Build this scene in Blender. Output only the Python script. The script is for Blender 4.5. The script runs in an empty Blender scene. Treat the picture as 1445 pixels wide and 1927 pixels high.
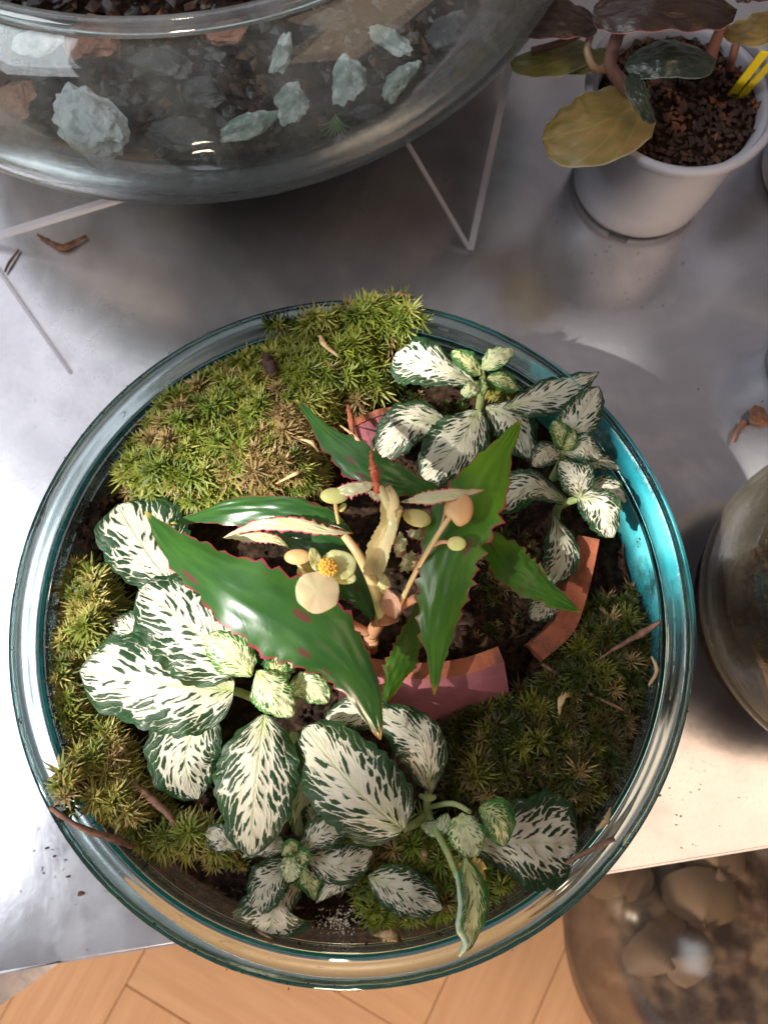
import bpy, bmesh, math, random
import numpy as np
from mathutils import Vector, noise as mnoise
random.seed(7); rng = np.random.default_rng(7)
S = bpy.context.scene; COL = S.collection
V = Vector; PI = math.pi
# ------------------------------------------------------------------ camera
TH = math.atan((1300 - 963.5) / 1447.0); ZC = 0.406
cd = bpy.data.cameras.new("camera"); cam = bpy.data.objects.new("camera", cd); COL.objects.link(cam)
cam.location = (0, 0, ZC); cam.rotation_euler = (TH, 0, 0)
cd.sensor_fit = 'VERTICAL'; cd.sensor_height = 24.0; cd.lens = 24.0 * 1447 / 1927
cd.clip_start = 0.01; cd.clip_end = 50
cd.dof.use_dof = True; cd.dof.focus_distance = 0.285; cd.dof.aperture_fstop = 8.5
S.camera = cam
def P(px, py, z):
    """point of the place at height z seen at photo pixel (px,py)"""
    x = (px - 722.5) / 1447.0; y = -(py - 963.5) / 1447.0
    d = (x, y * math.cos(TH) + math.sin(TH), y * math.sin(TH) - math.cos(TH))
    t = (z - ZC) / d[2]
    return V((d[0] * t, d[1] * t, z))
def M(px, z):                       # size of px photo pixels at height z, in metres
    return px * (ZC - z) / 1447.0 * 1.02
def mirror(px, py, h):              # where a ray reflected off the table reaches height h
    p = P(px, py, 0); return V((p.x * (1 + h / ZC), p.y * (1 + h / ZC), h))
# ------------------------------------------------------------------ world + lamps
w = bpy.data.worlds.new("World"); S.world = w; w.use_nodes = True
bg = w.node_tree.nodes["Background"]; bg.inputs[0].default_value = (0.62, 0.56, 0.58, 1); bg.inputs[1].default_value = 0.20
def area(name, loc, target, sx, sy, power, color):
    l = bpy.data.lights.new(name, 'AREA'); l.shape = 'RECTANGLE'; l.size = sx; l.size_y = sy
    l.energy = power; l.color = color
    o = bpy.data.objects.new(name, l); COL.objects.link(o); o.location = loc
    o.rotation_euler = (V(target) - V(loc)).to_track_quat('-Z', 'Y').to_euler(); return o
wl = mirror(-230, 1330, 1.5)
area("window_light", wl, (wl.x * .2, wl.y, 0), 0.95, .60, 11, (0.90, 0.95, 1.0))
w2 = mirror(230, 440, 1.5)
area("far_fill_light", w2, (0, 0, 0), 1.45, 1.0, 3.3, (0.88, 0.90, 1.0))  # added soft light for the table's grey reflection, no window known there
ll = mirror(1420, 1480, 1.6)
area("warm_lamp", ll, (0.1, 0, 0), 0.95, 0.8, 4.0, (1.0, 0.70, 0.47))
def spot(name, src, target, energy, deg, blend, color, rad=0.02):
    l = bpy.data.lights.new(name, 'SPOT'); l.energy = energy; l.spot_size = math.radians(deg); l.spot_blend = blend
    l.color = color; l.shadow_soft_size = rad
    o = bpy.data.objects.new(name, l); COL.objects.link(o); o.location = src
    o.rotation_euler = (V(target) - V(src)).to_track_quat('-Z', 'Y').to_euler(); return o
sund = V((-1.0, -0.42, 1.25)).normalized()
for nm_, px_, py_, en_, dg_, bl_ in (("sunbeam_left", 400, 1120, 800, 3.5, .7), ("sunbeam_right", 1262, 985, 1300, 1.15, .5), ("sunbeam_top", 815, 668, 1100, .85, .5)):
    tg = P(px_, py_, .11); spot(nm_, tg + sund * 3.0, tg, en_, dg_, bl_, (1.0, 0.96, 0.88))
rl = bpy.data.lights.new("floor_fill_light", 'POINT'); rl.energy = 44; rl.color = (1.0, .76, .55); rl.shadow_soft_size = .10  # added unseen point light, put in to brighten the floor
ro = bpy.data.objects.new("floor_fill_light", rl); COL.objects.link(ro); ro.location = (-.1, -1.35, .02)
vs = S.view_settings; vs.view_transform = 'Standard'; vs.look = 'None'; vs.exposure = 0.62; vs.gamma = 1.0
cy = S.cycles; cy.use_denoising = True; cy.max_bounces = 12; cy.transparent_max_bounces = 24; cy.transmission_bounces = 10; cy.glossy_bounces = 5
cy.caustics_reflective = False; cy.caustics_refractive = False; cy.sample_clamp_indirect = 4
# ------------------------------------------------------------------ node helper
class NT:
    def __init__(s, name):
        s.m = bpy.data.materials.new(name); s.m.use_nodes = True; s.t = s.m.node_tree; s.t.nodes.clear()
        s.out = s.t.nodes.new('ShaderNodeOutputMaterial')
    def n(s, typ, ins=None, **kw):
        nd = s.t.nodes.new(typ)
        for k, v in kw.items(): setattr(nd, k, v)
        for k, v in (ins or {}).items(): s.set(nd.inputs[k], v)
        return nd
    def set(s, sock, v):
        if hasattr(v, 'links') or isinstance(v, bpy.types.NodeSocket): s.t.links.new(v, sock)
        else:
            if isinstance(v, (tuple, list)) and len(v) == 3 and sock.type == 'RGBA': v = (*v, 1)
            sock.default_value = v
    def math(s, op, a, b=0.0, c=0.0, clamp=False):
        nd = s.n('ShaderNodeMath', operation=op, use_clamp=clamp); s.set(nd.inputs[0], a); s.set(nd.inputs[1], b); s.set(nd.inputs[2], c); return nd.outputs[0]
    def ss(s, x, a, b, o0=0.0, o1=1.0):
        nd = s.n('ShaderNodeMapRange', interpolation_type='SMOOTHSTEP')
        for i, v in enumerate((x, a, b, o0, o1)): s.set(nd.inputs[i], v)
        return nd.outputs[0]
    def noise(s, vec, scale, detail=2.0, rough=0.5, dist=0.0):
        nd = s.n('ShaderNodeTexNoise', {'Scale': scale, 'Detail': detail, 'Roughness': rough, 'Distortion': dist})
        if vec is not None: s.set(nd.inputs['Vector'], vec)
        return nd.outputs['Fac']
    def vor(s, vec, scale, feature='F1'):
        nd = s.n('ShaderNodeTexVoronoi', {'Scale': scale}, feature=feature)
        if vec is not None: s.set(nd.inputs['Vector'], vec)
        return nd.outputs['Distance']
    def mix(s, f, a, b):
        nd = s.n('ShaderNodeMix', data_type='RGBA'); s.set(nd.inputs[0], f); s.set(nd.inputs[6], a); s.set(nd.inputs[7], b); return nd.outputs[2]
    def comb(s, x, y, z):
        nd = s.n('ShaderNodeCombineXYZ'); s.set(nd.inputs[0], x); s.set(nd.inputs[1], y); s.set(nd.inputs[2], z); return nd.outputs[0]
    def uv(s):
        nd = s.n('ShaderNodeUVMap', uv_map='UVMap'); sp = s.n('ShaderNodeSeparateXYZ', {0: nd.outputs[0]}); return sp.outputs[0], sp.outputs[1]
    def obj(s): return s.n('ShaderNodeTexCoord').outputs['Object']
    def pos(s): return s.n('ShaderNodeNewGeometry').outputs['Position']
    def rnd(s): return s.n('ShaderNodeObjectInfo').outputs['Random']
    def bump(s, h, strength=0.5, dist=0.001):
        return s.n('ShaderNodeBump', {'Strength': strength, 'Distance': dist, 'Height': h}).outputs[0]
    def bsdf(s, col, rough=0.5, metal=0.0, normal=None, spec=0.5, **kw):
        d = {'Base Color': col, 'Roughness': rough, 'Metallic': metal, 'Specular IOR Level': spec}
        if normal is not None: d['Normal'] = normal
        d.update({k.replace('_', ' '): v for k, v in kw.items()})
        return s.n('ShaderNodeBsdfPrincipled', d).outputs[0]
    def mixs(s, f, a, b):
        nd = s.n('ShaderNodeMixShader'); s.set(nd.inputs[0], f); s.set(nd.inputs[1], a); s.set(nd.inputs[2], b); return nd.outputs[0]
    def trl(s, col): return s.n('ShaderNodeBsdfTranslucent', {'Color': col}).outputs[0]
    def end(s, sh): s.t.links.new(sh, s.out.inputs[0]); return s.m
# ------------------------------------------------------------------ materials
def mat_fittonia(name, dark=(0.010, 0.038, 0.012), pale=(0.62, 0.595, 0.47), mid=(0.36, 0.46, 0.14), green=0.0):
    t = NT(name); u, vv = t.uv(); r = t.rnd()
    sv = t.math('MULTIPLY_ADD', vv, 2.0, -1.0); a = t.math('ABSOLUTE', sv); side = t.math('SIGN', sv)
    wob = t.noise(t.comb(t.math('MULTIPLY', u, 5.0), t.math('MULTIPLY', sv, 3.0), t.math('MULTIPLY', r, 31.0)), 1.0, 2.0)
    q = t.math('ADD', t.math('SUBTRACT', u, t.math('MULTIPLY', t.math('POWER', a, 0.85), 0.42)), t.math('MULTIPLY', t.math('SUBTRACT', wob, 0.5), 0.10))
    q = t.math('ADD', q, t.math('MULTIPLY', side, 0.045))
    zz = t.math('ADD', t.math('MULTIPLY', r, 57.0), t.math('MULTIPLY', side, 9.0))
    n2 = t.noise(t.comb(t.math('MULTIPLY', q, 44.0), t.math('MULTIPLY', a, 12.0), zz), 1.0, 2.0, 0.6)
    n3 = t.noise(t.comb(t.math('MULTIPLY', q, 9.0), t.math('MULTIPLY', a, 4.0), zz), 1.0, 2.0)
    qq = t.math('ADD', q, t.math('MULTIPLY', t.math('SUBTRACT', n2, 0.5), 0.055))
    aa = t.math('ADD', a, t.math('MULTIPLY', t.math('SUBTRACT', n3, 0.5), 0.10))
    cell = t.n('ShaderNodeTexVoronoi', {'Vector': t.comb(t.math('MULTIPLY', qq, 15.0), t.math('MULTIPLY', aa, 3.0), zz), 'Scale': 1.0, 'Randomness': 0.95}, feature='DISTANCE_TO_EDGE').outputs['Distance']
    th = t.ss(t.math('ADD', aa, t.math('MULTIPLY', t.ss(u, 0.6, 1.0), 0.10)), 0.05, 0.95, 0.25, -0.01)
    th = t.math('ADD', th, t.math('ADD', t.math('MULTIPLY', t.math('SUBTRACT', n3, 0.5), -0.20), 0.01 + green))
    g = t.math('SUBTRACT', cell, th)
    mask = t.ss(g, -0.035, 0.045)
    mask = t.math('MAXIMUM', mask, t.ss(t.math('ADD', a, t.math('MULTIPLY', t.math('SUBTRACT', n2, 0.5), 0.10)), 0.90, 0.95)); mask = t.math('MAXIMUM', mask, t.ss(u, 0.965, 0.99))
    comb = t.noise(t.comb(t.math('MULTIPLY', q, 26.0), t.math('MULTIPLY', a, 1.2), t.math('ADD', zz, 3.0)), 1.0, 2.0, 0.65)
    cm = t.math('ADD', t.math('ADD', a, t.math('MULTIPLY', t.ss(u, 0.55, 1.0), 0.16)), t.math('MULTIPLY', t.math('SUBTRACT', comb, 0.5), 1.25))
    mask = t.math('MAXIMUM', mask, t.ss(cm, 0.88 + green, 0.95 + green))
    mask = t.math('MULTIPLY', mask, t.ss(a, 0.025, 0.06))
    basey = t.math('MULTIPLY', t.ss(u, 0.42, 0.0), t.ss(a, 0.55, 0.0))
    mr = t.math('MULTIPLY', t.ss(a, 0.07, 0.0), 0.45)
    pal = t.mix(t.math('MAXIMUM', basey, mr), pale, mid)
    pal = t.mix(t.math('MULTIPLY', t.noise(t.comb(t.math('MULTIPLY', u, 3.0), sv, zz), 1.2, 2.0), 0.45), pal, (0.50, 0.41, 0.32))
    edge = t.mix(t.math('MULTIPLY', t.ss(a, 0.6, 1.0), t.ss(n2, 0.5, 0.7)), dark, (0.03, 0.085, 0.025))
    col = t.mix(mask, pal, edge)
    h = t.math('ADD', t.math('MULTIPLY', t.math('MINIMUM', cell, 0.35), 2.4), t.math('MULTIPLY', n2, 0.25))
    nb = t.bump(t.math('SUBTRACT', h, t.math('MULTIPLY', t.ss(a, 0.05, 0.0), 0.8)), 0.45, 0.0008)
    b = t.bsdf(col, 0.50, normal=nb, spec=0.32)
    return t.end(t.mixs(0.22, b, t.trl(t.mix(0.25, col, (0.35, 0.55, 0.06)))))
F_MAT = mat_fittonia("fittonia_leaf_white")
F_BRIGHT = mat_fittonia("fittonia_leaf_young", dark=(0.05, 0.17, 0.03), pale=(0.66, 0.70, 0.40), mid=(0.40, 0.55, 0.12), green=0.08)
F_TINY = mat_fittonia("fittonia_leaf_tiny", dark=(0.03, 0.12, 0.02), pale=(0.50, 0.52, 0.22), mid=(0.3, 0.42, 0.08), green=-0.04)
def mat_begonia(name, top=(0.015, 0.062, 0.015), spots=1.0, gloss=0.28, tr=.22, tgreen=(0.16, 0.40, 0.01)):
    t = NT(name); u, vv = t.uv(); r = t.rnd(); sv = t.math('MULTIPLY_ADD', vv, 2.0, -1.0); a = t.math('ABSOLUTE', sv)
    o = t.comb(t.math('MULTIPLY', u, 5.0), t.math('MULTIPLY', sv, 1.3), t.math('MULTIPLY', r, 40.0))
    n = t.noise(o, 1.6, 3.0)
    sp = t.math('MULTIPLY', t.ss(t.vor(o, 0.95), 0.20, 0.10), spots)
    c = t.mix(t.ss(n, 0.3, 0.75), top, (top[0] * 2.2, top[1] * 1.6, top[2] * 1.1))
    c = t.mix(t.math('MULTIPLY', sp, 0.8), c, (0.09, 0.028, 0.03))
    c = t.mix(t.math('MULTIPLY', t.ss(a, 0.035, 0.0), 0.5), c, (0.01, 0.06, 0.012))
    c = t.mix(t.ss(u, 0.94, 0.995), c, (0.45, 0.22, 0.04)); c = t.mix(t.ss(u, 0.05, 0.0), c, (0.60, 0.42, 0.10))
    und = t.mix(t.ss(n, 0.35, 0.8), (0.50, 0.56, 0.28), (0.58, 0.50, 0.30))
    geo = t.n('ShaderNodeNewGeometry').outputs['Backfacing']
    c = t.mix(geo, c, und)
    em = t.ss(t.math('ADD', a, t.math('MULTIPLY', t.math('SUBTRACT', t.noise(o, 7.0), 0.5), 0.10)), 0.925, 0.985)
    c = t.mix(em, c, (0.22, 0.018, 0.04))
    fine = t.noise(t.obj(), 900.0, 2.0); qv = t.math('SUBTRACT', u, t.math('MULTIPLY', a, .16)); vn = t.ss(t.math('COSINE', t.math('MULTIPLY', t.math('ADD', qv, t.math('MULTIPLY', n, .06)), 2 * PI * 9)), .86, 1.0)
    c = t.mix(t.math('MULTIPLY', vn, .14), c, (0.01, 0.055, 0.01))
    nb = t.bump(t.math('SUBTRACT', t.math('ADD', t.math('MULTIPLY', fine, 0.10), t.math('MULTIPLY', t.noise(t.obj(), 60.0, 2.0), 0.8)), t.math('MULTIPLY', vn, .06)), 0.22, 0.0006)
    b = t.bsdf(c, gloss, normal=nb, spec=0.5)
    tc = t.mix(em, tgreen, (0.5, 0.02, 0.02)); tc = t.mix(sp, tc, (0.75, 0.03, 0.01))
    return t.end(t.mixs(tr, b, t.trl(tc)))
B_MAT = mat_begonia("begonia_leaf_green")
B_MAT2 = mat_begonia("begonia_leaf_bright", top=(0.024, 0.095, 0.010), spots=0.8, gloss=0.36, tr=.40, tgreen=(0.26, 0.55, 0.01))
def mat_under():
    t = NT("begonia_leaf_underside"); u, vv = t.uv(); sv = t.math('MULTIPLY_ADD', vv, 2.0, -1.0); a = t.math('ABSOLUTE', sv)
    o = t.comb(t.math('MULTIPLY', u, 7.0), sv, t.math('MULTIPLY', t.rnd(), 30.0)); n = t.noise(o, 1.6, 3.0)
    c = t.mix(t.ss(n, .3, .7), (0.52, 0.58, 0.30), (0.62, 0.52, 0.36)); c = t.mix(t.ss(a, 0.72, 0.93), c, (0.42, 0.03, 0.08))
    c = t.mix(t.ss(u, .92, 1.0), c, (0.42, 0.05, 0.08))
    return t.end(t.mixs(0.3, t.bsdf(c, 0.35, spec=.5, normal=t.bump(n, .3, .001)), t.trl((0.6, 0.55, 0.2))))
B_UNDER = mat_under()
def simple(name, c1, c2, scale=60, rough=0.5, bumpd=0.0005, trans=0.0, tcol=None, metal=0.0, spec=0.5, detail=4.0, lo=.35, hi=.65, coat=0.0):
    t = NT(name); o = t.obj(); n = t.noise(o, scale, detail, 0.6)
    c = t.mix(t.ss(n, lo, hi), c1, c2)
    b = t.bsdf(c, rough, metal, t.bump(n, 0.6, bumpd), spec, Coat_Weight=coat)
    if trans: b = t.mixs(trans, b, t.trl(tcol or c2))
    return t.end(b)
STEM = simple("begonia_stem", (0.62, 0.58, 0.28), (0.62, 0.42, 0.22), 45, 0.3, .0003, .3, (0.8, 0.6, 0.2))
STEM_P = simple("begonia_stem_pink", (0.52, 0.30, 0.17), (0.42, 0.18, 0.11), 70, 0.3, .0003, .3, (0.9, 0.4, 0.15))
CREAM = simple("begonia_cream_stipule", (0.72, 0.68, 0.38), (0.70, 0.56, 0.34), 80, 0.25, .0004, .3, (0.9, 0.8, 0.35))
RED = simple("begonia_red_tip", (0.55, 0.09, 0.05), (0.70, 0.22, 0.10), 400, 0.5, .0005, .2)
PETAL = simple("begonia_petal", (0.70, 0.56, 0.40), (0.62, 0.60, 0.34), 190, 0.5, .0005, .45, (0.9, 0.75, 0.4))
PETAL_G = simple("begonia_petal_green", (0.62, 0.64, 0.26), (0.70, 0.66, 0.36), 80, 0.4, .0003, .35, (0.8, 0.8, 0.3))
BUD = simple("begonia_bud", (0.58, 0.60, 0.24), (0.64, 0.52, 0.26), 130, 0.5, .0004, .45, (0.7, 0.7, 0.2))
BUD_P = simple("begonia_bud_peach", (0.64, 0.50, 0.24), (0.62, 0.36, 0.18), 150, 0.5, .0004, .45, (0.9, 0.6, 0.25))
YEL = simple("begonia_stamens", (0.90, 0.50, 0.06), (0.95, 0.62, 0.14), 900, 0.5, .0002, .15, (1, .6, .1))
FSTEM = simple("fittonia_stem", (0.28, 0.38, 0.13), (0.40, 0.44, 0.20), 300, 0.6, .0006, .2, (0.5, 0.6, 0.2))
BROWNLEAF = simple("withered_leaf", (0.42, 0.24, 0.06), (0.55, 0.42, 0.12), 120, 0.6, .001, .25, (0.7, .4, .1))
SOIL = simple("potting_soil", (0.010, 0.006, 0.004), (0.050, 0.026, 0.015), 260, 0.9, .002, lo=.4, hi=.72, spec=.12)
CRUMB = simple("soil_crumbs", (0.012, 0.007, 0.005), (0.055, 0.026, 0.015), 120, 0.9, .001, lo=.45, hi=.75, spec=.12)
CRUMB_R = simple("coir_crumbs", (0.03, 0.014, 0.009), (0.22, 0.085, 0.04), 90, 0.75, .001, lo=.45, hi=.75)
BARK = simple("bark", (0.12, 0.05, 0.028), (0.24, 0.11, 0.06), 300, 0.8, .001)
TWIG = simple("twig", (0.10, 0.045, 0.028), (0.22, 0.11, 0.07), 300, 0.75, .0006)
TWIG_L = simple("pale_twig", (0.42, 0.26, 0.12), (0.55, 0.40, 0.22), 300, 0.6, .0006)
TERRA = simple("terracotta_break", (0.30, 0.085, 0.04), (0.10, 0.040, 0.025), 130, 0.9, .003, detail=8.0, lo=.42, hi=.75)
TERRA_P = simple("terracotta_pink_glaze", (0.33, 0.105, 0.125), (0.26, 0.085, 0.10), 140, 0.7, .0008, detail=8.0)
TERRA_L = simple("terracotta_glaze_chip", (0.50, 0.27, 0.22), (0.42, 0.2, 0.17), 190, 0.7, .0005)
def mat_moss():
    t = NT("moss_leaves"); at = t.n('ShaderNodeAttribute', attribute_name='col').outputs['Color']
    b = t.bsdf(at, 0.5, spec=0.35); tc = t.mix(0.5, at, (0.35, 0.42, 0.03))
    return t.end(t.mixs(0.28, b, t.trl(tc)))
MOSS = mat_moss()
MOSSBASE = simple("moss_mat_base", (0.012, 0.016, 0.005), (0.05, 0.055, 0.014), 300, 0.9, .002)
def mat_clearglass(name, tint=(0.80, 0.93, 0.92), edge=(0.16, 0.33, 0.34), power=3.0, haze=0.0, hazecol=(0.5, 0.75, 0.75), refl=1.0, bumps=0.0, hf=0.0, gr=0.03):
    t = NT(name); lw = t.n('ShaderNodeLayerWeight', {'Blend': 0.5}).outputs['Facing']
    f = t.math('POWER', lw, power)
    c = t.mix(f, tint, edge); tr = t.n('ShaderNodeBsdfTransparent', {'Color': c}).outputs[0]
    nn = t.noise(t.obj(), 40, 2.0)
    g = t.n('ShaderNodeBsdfGlossy', {'Color': (1, 1, 1), 'Roughness': gr, 'Normal': t.bump(nn, bumps, .002)}).outputs[0]
    fr = t.math('MULTIPLY', t.n('ShaderNodeFresnel', {'IOR': 1.5}).outputs[0], refl, clamp=True)
    s = t.mixs(fr, tr, g)
    if haze:
        df = t.n('ShaderNodeBsdfDiffuse', {'Color': hazecol}).outputs[0]; tl = t.trl(hazecol)
        hz = t.math('MULTIPLY', t.ss(t.noise(t.obj(), 30, 5.0, .65), .30, .72), haze)
        if hf: hz = t.math('ADD', hz, t.math('MULTIPLY', t.math('POWER', lw, 2.5), hf), clamp=True)
        s = t.mixs(hz, s, t.mixs(0.5, df, tl))
    return t.end(s)
JARG = mat_clearglass("jar_glass", tint=(0.965, 0.985, 0.983), edge=(0.66, 0.75, 0.75), power=4.0, haze=0.05, hazecol=(0.36, 0.42, 0.42))
BOWLG = mat_clearglass("big_bowl_glass", tint=(0.90, 0.95, 0.94), edge=(0.62, 0.72, 0.71), power=3.0, haze=0.25, hazecol=(0.56, 0.60, 0.59), refl=0.7, hf=.35)  # milky haze in the glass colour stands in for glare
GLOBEG = mat_clearglass("globe_glass", tint=(0.95, 0.95, 0.92), edge=(0.50, 0.47, 0.36), power=4.0, haze=0.03, hazecol=(0.62, 0.54, 0.38), refl=.6, hf=.30)
FBG = mat_clearglass("floor_bowl_glass", tint=(0.90, 0.89, 0.88), edge=(0.34, 0.32, 0.42), power=3.5, haze=0.03, hazecol=(0.30, 0.28, 0.40), refl=.38, gr=.15)
def mat_rim():
    t = NT("jar_rim_glass")
    nb = t.bump(t.noise(t.obj(), 55, 2.0), 0.12, .003)
    g = t.n('ShaderNodeBsdfGlass', {'Color': (0.86, 0.94, 0.94), 'Roughness': 0.02, 'IOR': 1.5, 'Normal': nb}).outputs[0]
    tl = t.trl((0.05, 0.62, 0.68))
    return t.end(t.mixs(0.03, g, tl))
RIMG = mat_rim()
def mat_metal():
    t = NT("zinc_tabletop"); o = t.obj()
    n1 = t.noise(o, 9, 5.0, 0.62, 0.6); n2 = t.noise(o, 38, 4.0, 0.6); n3 = t.noise(o, 420, 3.0, .6)
    c = t.mix(t.ss(n1, .32, .70), (0.56, 0.55, 0.58), (0.80, 0.79, 0.81)); c = t.mix(t.math('MULTIPLY', t.ss(n2, .45, .75), .35), c, (0.42, 0.42, 0.46))
    c = t.mix(t.math('MULTIPLY', t.ss(n3, .5, .75), .15), c, (.35, .34, .35))
    r = t.math('ADD', t.ss(n1, .3, .7, 0.10, .23), t.math('MULTIPLY', n2, .10))
    nb = t.bump(t.math('ADD', t.math('MULTIPLY', n2, 1.0), t.math('MULTIPLY', n3, .08)), .05, .002)
    return t.end(t.bsdf(c, r, 0.80, nb))
METAL = mat_metal()
METAL_D = simple("table_edge_metal", (0.22, 0.21, 0.22), (0.30, 0.29, 0.30), 60, 0.35, .0003, metal=.8)
def mat_wood():
    t = NT("oak_plank"); o = t.obj(); sp = t.n('ShaderNodeSeparateXYZ', {0: o}); r = t.rnd()
    v = t.comb(t.math('MULTIPLY', sp.outputs[0], 1.0), t.math('MULTIPLY', sp.outputs[1], 11.0), t.math('MULTIPLY', r, 20.0))
    n = t.noise(v, 9, 5.0, .6, .4)
    c = t.mix(t.ss(n, .3, .75), (0.62, 0.33, 0.16), (0.72, 0.42, 0.22)); c = t.mix(t.math('MULTIPLY', r, .35), c, (0.60, 0.36, 0.20))
    return t.end(t.bsdf(c, .42, normal=t.bump(n, .3, .001)))
WOOD = mat_wood()
PLASTIC = simple("grey_plastic", (0.44, 0.44, 0.50), (0.48, 0.48, 0.54), 30, .42, .0001, trans=.12, tcol=(.6, .55, .5))
YPLAS = simple("yellow_plastic", (0.80, 0.66, 0.02), (0.82, 0.70, 0.05), 30, .35, .0001, trans=.2, tcol=(1, .85, .05))
def mat_acryl():
    t = NT("milky_acrylic"); b = t.bsdf((0.80, 0.79, 0.86), .25); tr = t.n('ShaderNodeBsdfTransparent').outputs[0]
    return t.end(t.mixs(.55, b, tr))
ACRYL = mat_acryl()
def mat_stone(name, a, b, c, s=45):
    t = NT(name); o = t.obj(); r = t.rnd(); n = t.noise(o, s, 5.0, .65); v = t.noise(o, s * 3.2, 4.0, .6)
    col = t.mix(t.ss(n, .35, .62), a, b); col = t.mix(t.ss(v, .5, .68), col, c)
    return t.end(t.bsdf(col, .55, normal=t.bump(v, .8, .002)))
STONE = mat_stone("green_white_stone", (0.20, 0.27, 0.24), (0.55, 0.60, 0.57), (0.80, 0.82, 0.82))
STONE_W = mat_stone("white_stone", (0.62, 0.64, 0.68), (0.85, 0.86, 0.88), (0.40, 0.42, 0.42))  # its white also carries the glare and sun patches on the bowl
STONE_D = mat_stone("dark_stone", (0.035, 0.035, 0.04), (0.10, 0.10, 0.105), (0.22, 0.2, 0.19), 30)
STONE_R = mat_stone("red_stone", (0.36, 0.15, 0.09), (0.50, 0.25, 0.17), (0.22, 0.1, 0.07), 40)
def mat_pep(name, a, b, gloss, und=(0.30, 0.08, 0.09), rim=(0.55, 0.5, 0.3), tr=0.2, tcol=(0.5, 0.4, 0.05)):
    t = NT(name); u, vv = t.uv(); sv = t.math('MULTIPLY_ADD', vv, 2.0, -1.0); aa = t.math('ABSOLUTE', sv)
    o = t.comb(t.math('MULTIPLY', u, 3.0), t.math('MULTIPLY', sv, 1.5), t.math('MULTIPLY', t.rnd(), 9.0)); n = t.noise(o, 2.0, 4.0, .6)
    c = t.mix(t.ss(n, .3, .7), a, b)
    q = t.math('SUBTRACT', u, t.math('MULTIPLY', aa, .5)); vein = t.math('MULTIPLY', t.ss(t.math('COSINE', t.math('MULTIPLY', q, 2 * PI * 4)), .90, 1.0), .35)
    vein = t.math('MAXIMUM', vein, t.math('MULTIPLY', t.ss(aa, .05, .0), .5)); c = t.mix(vein, c, (b[0] * 1.4, b[1] * 1.5, b[2] * 1.3))
    c = t.mix(t.n('ShaderNodeNewGeometry').outputs['Backfacing'], c, und)
    c = t.mix(t.ss(aa, .955, .99), c, rim)
    return t.end(t.mixs(tr, t.bsdf(c, gloss, normal=t.bump(n, .5, .002)), t.trl(tcol)))
PEP_O = mat_pep("olive_leaf", (0.24, 0.20, 0.06), (0.38, 0.24, 0.085), .45, tr=.3, tcol=(.55, .40, .06))
PEP_D = mat_pep("dark_leaf", (0.022, 0.034, 0.024), (0.045, 0.062, 0.045), .2, rim=(.25, .3, .25), tr=.04)
PEP_B = mat_pep("brown_leaf", (0.022, 0.009, 0.008), (0.045, 0.024, 0.012), .33, rim=(.40, .16, .15), tr=.06, tcol=(.3, .1, .03))
PEP_G = mat_pep("green_leaf", (0.16, 0.17, 0.05), (0.26, 0.24, 0.08), .4, rim=(.6, .6, .35), tr=.25)
# ------------------------------------------------------------------ object helpers
def link(name, me, mats, parent=None, smooth=True):
    if smooth and hasattr(me, 'polygons') and len(me.polygons): me.polygons.foreach_set('use_smooth', [True] * len(me.polygons))
    for m in (mats if isinstance(mats, (list, tuple)) else [mats]): me.materials.append(m)
    o = bpy.data.objects.new(name, me); COL.objects.link(o)
    if parent is not None:
        o.parent = parent; par = parent; off = V((0, 0, 0))
        while par is not None: off += par.location; par = par.parent
        o.matrix_parent_inverse.identity(); me.transform(__import__('mathutils').Matrix.Translation(-off))
    return o
def tag(o, label=None, cat=None, group=None, kind=None):
    if label: o['label'] = label
    if cat: o['category'] = cat
    if group: o['group'] = group
    if kind: o['kind'] = kind
    return o
def thing(name, loc, label, cat, group=None):
    o = bpy.data.objects.new(name, None); COL.objects.link(o); o.location = loc; o.empty_display_size = .01
    return tag(o, label, cat, group)
def recenter(o):
    """put the origin of a one-mesh thing at its base"""
    me = o.data; co = np.zeros(len(me.vertices) * 3); me.vertices.foreach_get('co', co); co = co.reshape(-1, 3)
    c = V(((co[:, 0].min() + co[:, 0].max()) / 2, (co[:, 1].min() + co[:, 1].max()) / 2, co[:, 2].min()))
    me.transform(__import__('mathutils').Matrix.Translation(-c)); o.location = c; return o
def mesh_from(v, f, name="mesh"):
    me = bpy.data.meshes.new(name); me.from_pydata([tuple(x) for x in v], [], f); me.update(); return me
def catmull(pts, n):
    out = []; P_ = [pts[0]] + list(pts) + [pts[-1]]; m = len(pts) - 1
    for i in range(n + 1):
        s = i / n * m; k = min(int(s), m - 1); t = s - k; a, b, c, d = P_[k], P_[k + 1], P_[k + 2], P_[k + 3]
        out.append(0.5 * ((2 * b) + (c - a) * t + (2 * a - 5 * b + 4 * c - d) * t * t + (3 * b - a - 3 * c + d) * t * t * t))
    return out
def interp(tab, t):
    for i in range(len(tab) - 1):
        if t <= tab[i + 1][0]:
            a, b = tab[i], tab[i + 1]; k = (t - a[0]) / max(1e-9, b[0] - a[0]); k = k * k * (3 - 2 * k) * .5 + k * .5; return a[1] + (b[1] - a[1]) * k
    return tab[-1][1]
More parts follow.
